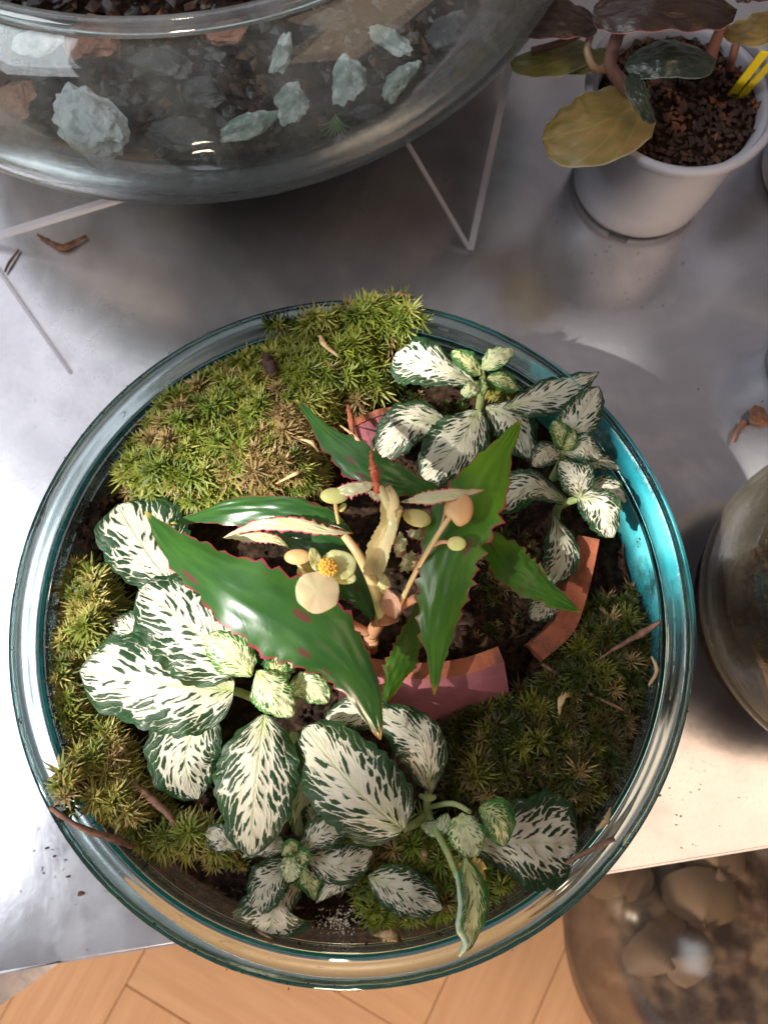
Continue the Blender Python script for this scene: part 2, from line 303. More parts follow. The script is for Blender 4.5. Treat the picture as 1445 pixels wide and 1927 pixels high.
PROF = {
 'ovate': [(0, .06), (.05, .22), (.18, .66), (.35, .95), (.5, 1), (.68, .90), (.84, .60), (.93, .33), (1, 0.02)],
 'obovate': [(0, .08), (.12, .28), (.3, .62), (.5, .88), (.7, 1), (.86, .88), (.95, .58), (1, 0.05)],
 'round': [(0, .25), (.07, .6), (.2, .88), (.4, 1), (.6, .98), (.8, .78), (.92, .5), (1, 0.05)],
 'lance': [(0, 0.03), (.12, .28), (.28, .8), (.42, 1), (.6, .92), (.8, .5), (.92, .18), (1, 0.02)],
 'fan': [(0, .1), (.2, .35), (.5, .75), (.8, 1), (.93, .85), (1, .5)],
}
def leaf(name, parent, mid, hw, mat, prof='ovate', hwl=None, cup=0.0, fold=0.0, wave=0.0, wn=5, roll=0.0, teeth=0.0, nt=13, nu=34, nv=10, blister=0.0, label=None, seed=None, scallop=0.0, uneven=0.0):
    """mid: photo pixels + height of the midrib, base to tip; hw: half width in photo pixels (right side; hwl = left)"""
    rs = random.Random(seed if seed is not None else hash((round(mid[0][0]), round(mid[-1][1]), name)) % 99991 if False else int(mid[0][0] * 7 + mid[-1][1] * 13))
    pts = [P(x, y, z) for x, y, z in mid]; C = catmull(pts, nu); tab = PROF[prof] if isinstance(prof, str) else prof
    hwl = hw if hwl is None else hwl; ph = rs.random() * 6.28; ph2 = rs.random() * 6.28
    tl = [rs.uniform(.6, 1.2) for _ in range(200)]; verts = []; uvs = []
    so = V((rs.random() * 50, rs.random() * 50, 3.1))
    for i in range(nu + 1):
        t = i / nu; T = (C[min(i + 1, nu)] - C[max(i - 1, 0)]).normalized()
        U0 = V((0, 0, 1)); side = T.cross(U0)
        if side.length < .05: side = V((1, 0, 0))
        side.normalize(); rr = roll if not isinstance(roll, (list, tuple)) else roll[0] + (roll[1] - roll[0]) * t
        U = side.cross(T).normalized()
        side, U = (side * math.cos(rr) + U * math.sin(rr)), (U * math.cos(rr) - side * math.sin(rr))
        base = interp(tab, t)
        for j in range(2 * nv + 1):
            v = (j - nv) / nv; a = abs(v); h = hw if v > 0 else hwl
            wd = M(h, C[i].z) * base
            if teeth:
                k = t * nt + (0.37 if v < 0 else 0); ti = int(k); fr = k - ti
                saw = (1 - fr) ** 1.3 if fr > .12 else fr / .12
                wd *= 1 + (teeth * tl[(ti * 2 + (v < 0)) % 200] * (saw - .35) * a ** 5 + teeth * .9 * a * mnoise.noise(so + V((t * nt * .45, (v > 0) * 9.0, 0))) + teeth * .5 * a ** 6 * mnoise.noise(so + V((t * nt * 2.6, (v > 0) * 9.0, 4)))) * min(1, base * 2.5)
            if uneven: wd *= 1 + uneven * (mnoise.noise(so + V((t * 3.1, (v > 0) * 7.0, 2))) + .5 * mnoise.noise(so + V((t * 8.0, (v > 0) * 7.0, 5)))) * a
            if scallop:
                wd *= 1 + scallop * (abs(math.sin(t * nt * PI + (1 if v < 0 else 0))) - .6) * a ** 3
            z = cup * wd * v * v + fold * wd * a + wave * M(h, C[i].z) * math.sin(t * wn * 2 * PI + ph + (v > 0) * ph2) * a ** 2.2 * min(1, base * 1.6)
            if blister: z += blister * mnoise.noise(so + V((t * 9, v * 4, 0)))
            p = C[i] + side * (wd * v) + U * z
            verts.append(p); uvs.append((t, (v + 1) / 2))
    W = 2 * nv + 1; faces = [(i * W + j, i * W + j + 1, (i + 1) * W + j + 1, (i + 1) * W + j) for i in range(nu) for j in range(2 * nv)]
    # orient so that the leaf's upper side is its front
    me = mesh_from(verts, faces)
    me.update(); nz = sum(p.normal.z for p in me.polygons)
    if nz < 0: me.flip_normals()
    ul = me.uv_layers.new(name='UVMap'); li = np.zeros(len(me.loops), dtype=np.int32); me.loops.foreach_get('vertex_index', li)
    ul.data.foreach_set('uv', np.array(uvs)[li].ravel())
    o = link(name, me, mat, parent)
    if label: o['label'] = label
    return o
def tube(name, parent, pts, mat, n=20, seg=10, bumpy=0.0, flat=1.0):
    """pts: (px,py,z,radius px)"""
    C = catmull([P(x, y, z) for x, y, z, r in pts], n); R = catmull([V((r, 0, 0)) for *_, r in pts], n)
    verts = []; faces = []; up = V((0.1, 0.2, 1)).normalized()
    for i in range(n + 1):
        T = (C[min(i + 1, n)] - C[max(i - 1, 0)]).normalized(); A = T.cross(up)
        if A.length < .1: A = T.cross(V((1, 0, 0)))
        A.normalize(); B = T.cross(A).normalized(); r = M(max(R[i].x, .2), C[i].z)
        for k in range(seg):
            a = 2 * PI * k / seg; rr = r * (1 + bumpy * mnoise.noise(V((i * .9, k * .8, pts[0][0] * .1))))
            verts.append(C[i] + A * math.cos(a) * rr + B * math.sin(a) * rr * flat)
    for i in range(n):
        for k in range(seg): faces.append((i * seg + k, i * seg + (k + 1) % seg, (i + 1) * seg + (k + 1) % seg, (i + 1) * seg + k))
    faces.append(tuple(range(seg))[::-1]); faces.append(tuple(n * seg + k for k in range(seg)))
    return link(name, mesh_from(verts, faces), mat, parent)
def twig(name, pts, mat, label, cat='twig', bumpy=.6, flat=1.0, n=14):
    return tag(recenter(tube(name, None, pts, mat, n=n, seg=7, bumpy=bumpy, flat=flat)), label, cat)
def lathe(name, parent, prof, c, mat, seg=160, closed=False, z0=0.0):
    verts = []; faces = []; n = len(prof)
    for r, z in prof:
        for k in range(seg): a = 2 * PI * k / seg; verts.append((c[0] + r * math.cos(a), c[1] + r * math.sin(a), z0 + z))
    for i in range(n if closed else n - 1):
        for k in range(seg):
            i2 = (i + 1) % n; faces.append((i * seg + k, i * seg + (k + 1) % seg, i2 * seg + (k + 1) % seg, i2 * seg + k))
    me = mesh_from(verts, faces); bm = bmesh.new(); bm.from_mesh(me); bmesh.ops.recalc_face_normals(bm, faces=bm.faces); bm.to_mesh(me); bm.free()
    return link(name, me, mat, parent)
def smoothprof(p, n):
    q = catmull([V((a, b, 0)) for a, b in p], n); return [(v.x, v.y) for v in q]
def rock(name, parent, c, size, mat, seed, sub=4, rot=0.0, rough=.35, smooth=False, tilt=0.0):
    bm = bmesh.new(); bmesh.ops.create_icosphere(bm, subdivisions=sub, radius=1.0); o = V((seed * 3.7, seed * 1.3, 5))
    cut = [(V((random.Random(seed * 9 + k).uniform(-1, 1), random.Random(seed * 7 + k + 50).uniform(-1, 1), random.Random(seed * 5 + k + 99).uniform(-.6, 1))).normalized(), random.Random(seed + k).uniform(.5, .85)) for k in range(7)]
    ca, sa = math.cos(rot), math.sin(rot); ct, st = math.cos(tilt), math.sin(tilt)
    for v in bm.verts:
        p = v.co.copy()
        for nn, d in cut:
            e = p.dot(nn) - d
            if e > 0: p -= nn * e
        p *= 1 + rough * .5 * mnoise.noise(p * 2.2 + o) + rough * .25 * mnoise.noise(p * 5.5 + o)
        p = V((p.x * size[0], p.y * size[1], p.z * size[2])); p = V((p.x * ct + p.z * st, p.y, -p.x * st + p.z * ct))
        v.co = V((p.x * ca - p.y * sa, p.x * sa + p.y * ca, p.z)) + c
    me = bpy.data.meshes.new(name); bm.to_mesh(me); bm.free(); return link(name, me, mat, parent, smooth=smooth)
def inpoly(x, y, poly):
    c = False; n = len(poly)
    for i in range(n):
        x1, y1 = poly[i]; x2, y2 = poly[(i + 1) % n]
        if (y1 > y) != (y2 > y) and x < (x2 - x1) * (y - y1) / (y2 - y1) + x1: c = not c
    return c
def polydist(x, y, poly):
    d = 1e9; n = len(poly)
    for i in range(n):
        x1, y1 = poly[i]; x2, y2 = poly[(i + 1) % n]; dx, dy = x2 - x1, y2 - y1; L = dx * dx + dy * dy
        t = max(0, min(1, ((x - x1) * dx + (y - y1) * dy) / max(L, 1e-9))); d = min(d, math.hypot(x - x1 - t * dx, y - y1 - t * dy))
    return d
def scatter_crumbs(name, parent, spots, mat, label=None, cat=None):
    """spots: list of (Vector, size); one joined mesh"""
    v = []; f = []
    base = [(1, 0, 0), (-1, 0, 0), (0, 1, 0), (0, -1, 0), (0, 0, 1), (0, 0, -1)]
    fc = [(0, 2, 4), (2, 1, 4), (1, 3, 4), (3, 0, 4), (2, 0, 5), (1, 2, 5), (3, 1, 5), (0, 3, 5)]
    for p, s in spots:
        k = len(v); ang = random.random() * 6.28; ca, sa = math.cos(ang), math.sin(ang); el = random.uniform(1, 2.2)
        for b in base:
            q = V(b) * random.uniform(.6, 1.2) * s; q.x *= el; q = V((q.x * ca - q.y * sa, q.x * sa + q.y * ca, q.z * .7 + q.x * random.uniform(-.2, .4))); v.append(p + q)
        f += [tuple(k + i for i in t) for t in fc]
    o = link(name, mesh_from(v, f), mat, parent, smooth=False); o['kind'] = 'stuff'
    if label: tag(o, label, cat)
    return o
# ------------------------------------------------------------------ floor: herringbone oak planks
ZF = -0.42
bm = bmesh.new(); bmesh.ops.create_grid(bm, x_segments=1, y_segments=1, size=3.0)
for v in bm.verts: v.co.z = ZF - .012
me = bpy.data.meshes.new("floor"); bm.to_mesh(me); bm.free()
floor = tag(link("floor", me, simple("floor_joint", (.42, .23, .11), (.36, .19, .09)), None, smooth=False), kind='structure')
L, Wp = 0.36, 0.09
bm = bmesh.new(); bmesh.ops.create_cube(bm, size=1.0)
for v in bm.verts: v.co = V((v.co.x * (L - .0008), v.co.y * (Wp - .0008), v.co.z * .012))
bmesh.ops.bevel(bm, geom=[e for e in bm.edges], offset=.0005, segments=1, affect='EDGES')
pm = bpy.data.meshes.new("plank"); bm.to_mesh(pm); bm.free(); pm.materials.append(WOOD)
ang0 = math.radians(62); ca, sa = math.cos(ang0), math.sin(ang0); npk = 0
for i in range(-14, 15):
    for j in range(-6, 7):
        for k in (0, 1):
            # standard herringbone lattice
            x = i * Wp + j * L + (L / 2 if k == 0 else -Wp / 2 + 0); y = i * Wp - j * L + (Wp / 2 if k == 0 else L / 2)
            X = ca * x - sa * y; Y = sa * x + ca * y
            if abs(X) < .85 and -.85 < Y < .15:
                o = bpy.data.objects.new("plank", pm); COL.objects.link(o); o.parent = floor
                o.location = (X, Y, ZF - .004 + random.uniform(-.0003, .0003)); o.rotation_euler = (0, 0, ang0 + (PI / 2 if k else 0)); npk += 1
# ------------------------------------------------------------------ metal table
table = thing("metal_table", (0, .3, ZF + .003), "mottled grey zinc table top carrying the glass jars, its front edge above the wooden floor", "table")
e0 = P(110, 1815, 0); e1 = P(1445, 1597, 0); dr = (e1 - e0).normalized(); nrm = V((-dr.y, dr.x, 0))
A = e0 - dr * .30; B = e1 + dr * .5
bm = bmesh.new()
outl = [A, B, B + nrm * 1.3, A + nrm * 1.3]
top = [bm.verts.new(p) for p in outl]; bot = [bm.verts.new(p - V((0, 0, .004))) for p in outl]
bm.faces.new(top); bm.faces.new(bot[::-1])
for i in range(4): bm.faces.new((top[i], bot[i], bot[(i + 1) % 4], top[(i + 1) % 4]))
bmesh.ops.recalc_face_normals(bm, faces=bm.faces)
bmesh.ops.bevel(bm, geom=[e for e in bm.edges], offset=.0015, segments=3, affect='EDGES')
me = bpy.data.meshes.new("top"); bm.to_mesh(me); bm.free(); link("tabletop", me, METAL, table, smooth=False)
def box(name, parent, o, a, b, c, mat, bev=.0012):
    bm = bmesh.new(); vs_ = [bm.verts.new(o + a * i + b * j + c * k) for k in (0, 1) for j in (0, 1) for i in (0, 1)]
    for q in ((0, 1, 3, 2), (4, 5, 7, 6), (0, 1, 5, 4), (2, 3, 7, 6), (0, 2, 6, 4), (1, 3, 7, 5)): bm.faces.new([vs_[t] for t in q])
    bmesh.ops.recalc_face_normals(bm, faces=bm.faces); bmesh.ops.bevel(bm, geom=list(bm.edges), offset=bev, segments=2, affect='EDGES')
    me = bpy.data.meshes.new(name); bm.to_mesh(me); bm.free(); return link(name, me, mat, parent, smooth=False)
box("edge_skirt", table, A + nrm * .010 - V((0, 0, .032)), dr * 1.4, nrm * .004, V((0, 0, .0275)), METAL_D)
# folded lip and splayed leg at the left front corner
box("leg", table, e0 - dr * .13 - V((0, 0, .40)) + nrm * .005, dr * .035, nrm * .03, V((0, 0, .37)), METAL_D)
for k, (u_, w_) in enumerate(((1.15, .05), (1.15, 1.2), (-.2, 1.2))):
    box("leg", table, A + dr * u_ + nrm * w_ - V((0, 0, .414)), dr * .035, nrm * .03, V((0, 0, .38)), METAL_D)
lipA = P(-60, 1925, 0); lipB = P(120, 1817, 0)
bm = bmesh.new()
q = [P(112, 1812, .0012), P(-90, 1850, .0012), P(-90, 1942, -.012), P(0, 1893, -.012), P(60, 1852, -.006)]
tv = [bm.verts.new(p) for p in q]; bv = [bm.verts.new(p - V((0, 0, .003))) for p in q]
bm.faces.new(tv); bm.faces.new(bv[::-1])
for i in range(5): bm.faces.new((tv[i], bv[i], bv[(i + 1) % 5], tv[(i + 1) % 5]))
bmesh.ops.recalc_face_normals(bm, faces=bm.faces)
me = bpy.data.meshes.new("corner"); bm.to_mesh(me); bm.free(); link("corner_flap", me, METAL_D, table, smooth=False)
# ------------------------------------------------------------------ main jar
JC = V((-.0123, .0297, 0)); SZ = .085      # jar centre, soil height
jar = thing("glass_jar", (JC.x, JC.y, 0.002), "wide round glass jar with teal tinted rim, planted with moss and leafy plants", "jar")
outer = smoothprof([(.0, .0), (.080, .0), (.098, .006), (.112, .028), (.1195, .060), (.1235, .088), (.1250, .100)], 26)
inner = smoothprof([(.1215, .100), (.1198, .088), (.1155, .060), (.108, .030), (.094, .011), (.078, .006), (0, .006)], 24)
lathe("wall", jar, outer + inner, JC, JARG, seg=192, z0=.002)
rim = smoothprof([(.1215, .1003), (.1238, .1042), (.1245, .1085), (.1262, .1107), (.1285, .1112), (.1300, .1098), (.1298, .1070), (.1278, .1035), (.1252, .1003)], 30)
lathe("rim", jar, rim, JC, RIMG, seg=192, closed=True, z0=.002)
# ridges below the lip
lathe('ridge', jar, [(.1232 + .0014 * math.cos(a), .0875 + .0014 * math.sin(a)) for a in [i / 12 * 2 * PI for i in range(12)]], JC, RIMG, seg=192, closed=True, z0=.002)
rg = [(.1252 + .0022 * math.cos(a), .094 + .0022 * math.sin(a)) for a in [i / 12 * 2 * PI for i in range(12)]]
lathe("ridge", jar, rg, JC, RIMG, seg=192, closed=True, z0=.002)
# teal bands painting the glow of sunlight in the right wall and rim
def arc_glow(r0, z0, r1, z1, a0, a1, mat, n=60, th=.0003):
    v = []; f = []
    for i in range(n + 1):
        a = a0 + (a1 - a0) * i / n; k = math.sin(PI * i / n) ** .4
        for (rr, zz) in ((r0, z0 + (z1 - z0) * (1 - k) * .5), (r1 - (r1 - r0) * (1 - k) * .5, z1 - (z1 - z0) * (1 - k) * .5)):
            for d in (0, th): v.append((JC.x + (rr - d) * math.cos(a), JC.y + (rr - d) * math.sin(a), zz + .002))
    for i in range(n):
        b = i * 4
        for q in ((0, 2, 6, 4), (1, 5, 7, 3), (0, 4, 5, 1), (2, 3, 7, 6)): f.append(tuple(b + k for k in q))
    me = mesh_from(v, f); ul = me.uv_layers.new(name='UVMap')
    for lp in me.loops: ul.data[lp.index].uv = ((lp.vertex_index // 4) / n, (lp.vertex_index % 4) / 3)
    return link("painted_glow", me, mat, jar)
def mat_glow():
    t = NT("teal_painted_glow"); o = t.obj(); n = t.noise(o, 55, 5.0, .65)
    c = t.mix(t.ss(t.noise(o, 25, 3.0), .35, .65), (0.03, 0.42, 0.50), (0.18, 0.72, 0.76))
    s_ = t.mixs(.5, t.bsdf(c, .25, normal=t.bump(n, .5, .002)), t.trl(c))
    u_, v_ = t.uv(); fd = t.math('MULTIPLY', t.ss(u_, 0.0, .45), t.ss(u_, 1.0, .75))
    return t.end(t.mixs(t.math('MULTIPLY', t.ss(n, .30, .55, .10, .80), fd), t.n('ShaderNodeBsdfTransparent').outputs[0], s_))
GLOW = mat_glow()
arc_glow(.1183, .080, .1212, .0995, math.radians(-24), math.radians(60), GLOW)
arc_glow(.1282, .1140, .1303, .1116, math.radians(-14), math.radians(60), GLOW)
arc_glow(.1222, .1040, .1262, .1132, math.radians(-16), math.radians(62), GLOW)
# soil disc
def disc(name, c, r, z, mat, n=90, amp=.004, fr=60, depth=.03, dome=0.0):
    v = []; f = []; nr = n // 2
    for i in range(nr + 1):
        for k in range(n):
            a = 2 * PI * k / n; rr = r * i / nr; x = c.x + rr * math.cos(a); y = c.y + rr * math.sin(a)
            h = z + amp * (mnoise.noise(V((x * fr, y * fr, 2))) + .5 * mnoise.noise(V((x * fr * 3, y * fr * 3, 7)))) + dome * (1 - (i / nr) ** 2); v.append((x, y, h))
    for k in range(n): a = 2 * PI * k / n; v.append((c.x + r * .93 * math.cos(a), c.y + r * .93 * math.sin(a), z - depth))
    for i in range(nr):
        for k in range(n): f.append((i * n + k, i * n + (k + 1) % n, (i + 1) * n + (k + 1) % n, (i + 1) * n + k))
    for k in range(n): f.append((nr * n + k, nr * n + (k + 1) % n, (nr + 1) * n + (k + 1) % n, (nr + 1) * n + k))
    f.append(tuple((nr + 1) * n + k for k in range(n)))
    me = mesh_from(v, f); bm = bmesh.new(); bm.from_mesh(me); bmesh.ops.remove_doubles(bm, verts=bm.verts, dist=1e-6); bmesh.ops.recalc_face_normals(bm, faces=bm.faces); bm.to_mesh(me); bm.free()
    return link(name, me, mat, None)
soil = tag(disc("soil", JC, .1183, SZ - .003, SOIL, n=160, amp=.003, depth=.066), "dark brown potting soil filling the wide glass jar beneath the moss", "soil", kind='stuff')
sp = []
for _ in range(3800):
    a = random.random() * 6.28; r = .1175 * math.sqrt(random.random()); sp.append((V((JC.x + r * math.cos(a), JC.y + r * math.sin(a), SZ - .0035 + random.uniform(-.001, .003))), random.uniform(.0006, .0019)))
scatter_crumbs("soil_crumbs", None, sp, CRUMB, "loose reddish brown crumbs strewn on the soil inside the wide glass jar", "crumbs")
# ------------------------------------------------------------------ moss
def moss(name, poly, z0, bulge, bw, n, Lf, palette, label, zf=None, nl=48, low=.004, oldf=None):
    """star-shaped moss shoots over a domed mat; bw = px over which the dome rises"""
    xs = [p[0] for p in poly]; ys = [p[1] for p in poly]; pts = []; tries = 0
    def hz(x, y):
        d = polydist(x, y, poly); return max(z0 + bulge * min(1, d / bw) ** .6 + .007 * mnoise.noise(V((x * .016, y * .016, 1.3))) + .004 * mnoise.noise(V((x * .045, y * .045, 8))), zf(x, y) if zf else 0)
    def PP(x, y, z):
        p = P(x, y, z); d = V((p.x - JC.x, p.y - JC.y, 0))
        if p.z < .106 and d.length > .1165: d *= .1165 / d.length; p = V((JC.x + d.x, JC.y + d.y, p.z))
        return p
    # mat
    st = 14; vid = {}; v = []; f = []
    gx = range(int(min(xs)) // st - 1, int(max(xs)) // st + 2); gy = range(int(min(ys)) // st - 1, int(max(ys)) // st + 2)
    ins = {(i, j): inpoly(i * st, j * st, poly) for i in gx for j in gy}
    for (i, j), b in ins.items():
        if b:
            d = polydist(i * st, j * st, poly); z = hz(i * st, j * st) - low + .003 * mnoise.noise(V((i * .9, j * .9, 4)))
            if d < 12 and not zf: z = min(z, z0 - .002)
            vid[(i, j)] = len(v); v.append(PP(i * st, j * st, z))
    for (i, j) in list(vid):
        if all(k in vid for k in ((i + 1, j), (i, j + 1), (i + 1, j + 1))): f.append((vid[(i, j)], vid[(i, j + 1)], vid[(i + 1, j + 1)], vid[(i + 1, j)]))
    nb = len(v); V_ = [np.array([tuple(p) for p in v])] if v else []
    fac = [list(q) for q in f]
    Cc = [np.full((nb, 3), .0)]
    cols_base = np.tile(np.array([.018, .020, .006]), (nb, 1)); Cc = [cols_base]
    while len(pts) < n and tries < n * 60:
        tries += 1; x = random.uniform(min(xs), max(xs)); y = random.uniform(min(ys), max(ys))
        if not inpoly(x, y, poly): continue
        if any((x - a) ** 2 + (y - b) ** 2 < (9) ** 2 for a, b in pts[-400:]): continue
        pts.append((x, y))
    off = nb
    for (x, y) in pts:
        d = polydist(x, y, poly); c = PP(x, y, hz(x, y) + random.uniform(-.0035, .002)); e = (hz(x + 6, y) - hz(x - 6, y)); e2 = (hz(x, y + 6) - hz(x, y - 6))
        ax = V((-e * 60 + random.uniform(-.35, .35), e2 * 60 + random.uniform(-.35, .35), 1)).normalized()
        A_ = ax.orthogonal().normalized(); B_ = ax.cross(A_); pal = random.choice(palette); sz = Lf * random.uniform(.7, 1.25)
        old = random.random() < (oldf(x, y) if oldf else .10)
        m = int(nl * random.uniform(.7, 1.1))
        for k in range(m):
            lv = (k / m); az = k * 2.399 + random.uniform(-.25, .25); el = math.radians(8 + 70 * lv ** 1.2 + random.uniform(-8, 8))
            dv = (A_ * math.cos(az) + B_ * math.sin(az)); ln = sz * (1.05 - .5 * lv) * random.uniform(.75, 1.15); wd = ln * .034 + .00019
            s0 = c + ax * (-.003 + .0045 * lv); d0 = dv * math.cos(el + .35) + ax * math.sin(min(1.5, el + .35)); d1 = dv * math.cos(el - .25) + ax * math.sin(el - .25); sd = ax.cross(dv).normalized()
            p1 = s0 + d0 * ln * .5; p2 = p1 + d1 * ln * .5
            arr = np.array([tuple(s0 - sd * wd * .8), tuple(s0 + sd * wd * .8), tuple(p1 + sd * wd), tuple(p1 - sd * wd), tuple(p2)]); V_.append(arr)
            fac.append([off, off + 1, off + 2, off + 3]); fac.append([off + 3, off + 2, off + 4]); off += 5
            base = np.array(pal) * random.uniform(.75, 1.25)
            if old: base = np.array((.26, .19, .085)) * random.uniform(.6, 1.3)
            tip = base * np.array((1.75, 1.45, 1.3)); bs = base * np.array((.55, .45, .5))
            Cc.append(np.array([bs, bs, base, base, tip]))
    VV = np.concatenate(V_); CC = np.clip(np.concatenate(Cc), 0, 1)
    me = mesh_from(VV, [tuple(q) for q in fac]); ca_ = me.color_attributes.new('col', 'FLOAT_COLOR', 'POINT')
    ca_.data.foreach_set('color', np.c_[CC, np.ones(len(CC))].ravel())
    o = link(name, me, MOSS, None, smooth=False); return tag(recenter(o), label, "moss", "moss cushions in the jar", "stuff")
GY = [(.17, .22, .035), (.12, .175, .026), (.24, .26, .06), (.075, .11, .018)]
GO = [(.22, .22, .05), (.14, .18, .03), (.28, .26, .08), (.08, .11, .02)]
GD = [(.034, .050, .008), (.022, .035, .006), (.045, .052, .011), (.055, .042, .013)]  # darker moss greens with the shade put into their colour
GB = [(.16, .12, .045), (.11, .12, .025), (.20, .17, .05)]
moss("moss_cushion", [(620, 592), (690, 562), (760, 566), (795, 600), (735, 660), (740, 730), (690, 775), (640, 790), (600, 850), (600, 930), (480, 950), (330, 965), (250, 935), (215, 900), (225, 850), (300, 745), (400, 665), (510, 610)],
     .086, .026, 70, 430, .0088, GY + [(.13, .16, .02)], "big bright green moss cushion bulging over the wide jar's upper left rim", oldf=lambda x, y: .55 if (y > 820 and x > 440) or (x > 520 and y > 760) else .09, zf=lambda x, y: .086 + .031 * max(0, min(1, (690 - y - max(0, 640 - x) * .10) / 90)))
moss("moss_cushion", [(150, 1050), (200, 1080), (240, 1150), (210, 1230), (150, 1240), (160, 1320), (240, 1400), (300, 1520), (420, 1560), (440, 1600), (330, 1610), (220, 1590), (140, 1550), (115, 1500), (105, 1400), (85, 1280), (80, 1180), (110, 1100)],
     .084, .016, 50, 270, .0086, GO, "yellowish moss strip along the left wall of the wide jar, left of the white veined leaves", zf=lambda x, y: .084 + .032 * max(0, min(1, (185 - x) / 60)) * max(0, min(1, (y - 1400) / 60)))
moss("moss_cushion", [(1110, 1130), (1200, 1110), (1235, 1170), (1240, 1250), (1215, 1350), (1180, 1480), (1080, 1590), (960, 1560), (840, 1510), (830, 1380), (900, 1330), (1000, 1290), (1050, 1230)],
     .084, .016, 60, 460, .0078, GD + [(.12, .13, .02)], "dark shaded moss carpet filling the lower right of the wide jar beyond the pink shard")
moss("moss_cushion", [(640, 1560), (800, 1540), (880, 1600), (970, 1660), (950, 1715), (870, 1745), (760, 1740), (700, 1730), (660, 1660)],
     .084, .008, 40, 150, .0080, GY, "small green moss patch at the bottom of the wide jar under the oval white leaf")
moss("moss_cushion", [(930, 665), (985, 665), (1010, 700), (985, 730), (940, 735), (925, 700)], .088, .010, 30, 30, .006, GO, "little tuft of olive moss at the top right rim behind the bright small leaves")
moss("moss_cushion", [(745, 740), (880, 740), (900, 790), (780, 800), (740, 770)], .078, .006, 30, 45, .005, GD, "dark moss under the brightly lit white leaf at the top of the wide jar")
moss("moss_cushion", [(880, 980), (1040, 960), (1010, 1100), (1000, 1200), (930, 1230), (870, 1210), (890, 1100)], .076, .006, 40, 130, .005, GB + GD, "brownish sparse moss on the soil between the pink shards inside the wide jar")
moss("moss_cushion", [(330, 1575), (450, 1570), (470, 1625), (400, 1640)], .080, .004, 25, 40, .0055, GB, "straw coloured dying moss beside the small leaf at the lower left of the wide jar")
# ------------------------------------------------------------------ broken terracotta pot shards
def shard(name, topline, depth, lean, thick, label, face, low=None, inner=False):
    """topline: (px,py,z) along the outer top edge; wall goes down and leans outward by lean"""
    C = catmull([P(x, y, z) for x, y, z in topline], 28); n = len(C); v = []; f = []
    for i, p in enumerate(C):
        T = (C[min(i + 1, n - 1)] - C[max(i - 1, 0)]); T.z = 0; T.normalize(); N = V((T.y, -T.x, 0)); t = i / (n - 1)
        jg = .0012 * mnoise.noise(V((i * .45, topline[0][0], 0))); dn = depth * (1 if low is None else interp(low, t))
        o_top = p + V((0, 0, jg)); i_top = p - N * thick + V((0, 0, jg - .001))
        v += [o_top, o_top + N * lean * .5 * dn / depth - V((0, 0, dn * .5)), o_top + N * lean * dn / depth - V((0, 0, dn)), i_top - V((0, 0, dn)), i_top]
    for i in range(n - 1):
        for k in range(5): f.append((i * 5 + k, i * 5 + (k + 1) % 5, (i + 1) * 5 + (k + 1) % 5, (i + 1) * 5 + k))
    f.append((4, 3, 2, 1, 0)); f.append(tuple((n - 1) * 5 + k for k in range(5)))
    me = mesh_from(v, f); 
    o = link(name, me, [TERRA, face], None, smooth=False)
    for i in range(n - 1):
        for k in (0, 1): me.polygons[i * 5 + k].material_index = 1
    if inner:
        for i in range(n - 1): me.polygons[i * 5 + 3].material_index = 1
    bm = bmesh.new(); bm.from_mesh(me); bmesh.ops.recalc_face_normals(bm, faces=bm.faces); bm.to_mesh(me); bm.free()
    return tag(recenter(o), label, "pot shard", "flowerpot shards in the jar")
# lower shard, seen from outside: orange broken edge above pink outer face
shard("terracotta_shard", [(640, 1262, .103), (720, 1272, .104), (800, 1278, .104), (880, 1268, .104), (948, 1245, .103)], .030, .024, .0062, "curved pink flowerpot shard with orange broken edge, just below the begonia", TERRA_P)
shard("terracotta_shard", [(1022, 1242, .092), (1078, 1190, .098), (1106, 1115, .102), (1128, 1015, .104)], .026, .004, .0085, "bent orange flowerpot shard standing at the right beside the pointed begonia leaf", TERRA_L, inner=False)
shard("terracotta_shard", [(770, 768, .098), (720, 768, .100), (662, 790, .100)], .030, -.030, .0025, "dull pink flowerpot shard in the shade between the moss cushion and the topmost begonia leaf", TERRA_P, inner=True)
# ------------------------------------------------------------------ fittonia plants
def fplant(loc, label): return thing("fittonia_plant", P(*loc), label, "plant", "fittonia plants in the jar")
def F(pl, mid, hw, mat=F_MAT, **kw):
    d = dict(cup=random.uniform(-.22, -.02), wave=random.uniform(.06, .13), wn=random.choice((3, 4)), blister=.0008, scallop=.09, uneven=.10, nt=9, nu=32, nv=9); d.update(kw)
    return leaf("leaf", pl, mid, hw, mat, **d)
# A: left plant
fa = fplant((500, 1290, .082), "white veined fittonia at the jar's left, broad leaves and a bright yellow green young crown")
tube("stem", fa, [(515, 1330, .080, 9), (505, 1300, .105, 8), (500, 1280, .122, 7)], FSTEM)
tube("stem", fa, [(515, 1330, .080, 8), (440, 1300, .100, 8), (400, 1310, .104, 7)], FSTEM)
F(fa, [(395, 1330, .104), (350, 1420, .102), (372, 1505, .092)], 72, prof='ovate', hwl=60, roll=.15)
F(fa, [(350, 1125, .104), (285, 1050, .107), (222, 950, .100)], 92, hwl=72, prof='obovate', roll=-.1)
F(fa, [(300, 1230, .099), (250, 1190, .102), (210, 1165, .098)], 34)
F(fa, [(445, 1262, .121), (360, 1180, .124), (262, 1108, .117)], 84, hwl=88, prof='round')
F(fa, [(440, 1298, .114), (300, 1285, .118), (150, 1262, .108)], 92, hwl=90, prof='round', roll=.05)
F(fa, [(498, 1345, .122), (482, 1470, .128), (470, 1612, .120)], 78, hwl=76, prof='ovate', wave=.10)
F(fa, [(548, 1375, .106), (580, 1460, .106), (560, 1575, .100)], 36, roll=.5, mat=F_BRIGHT)
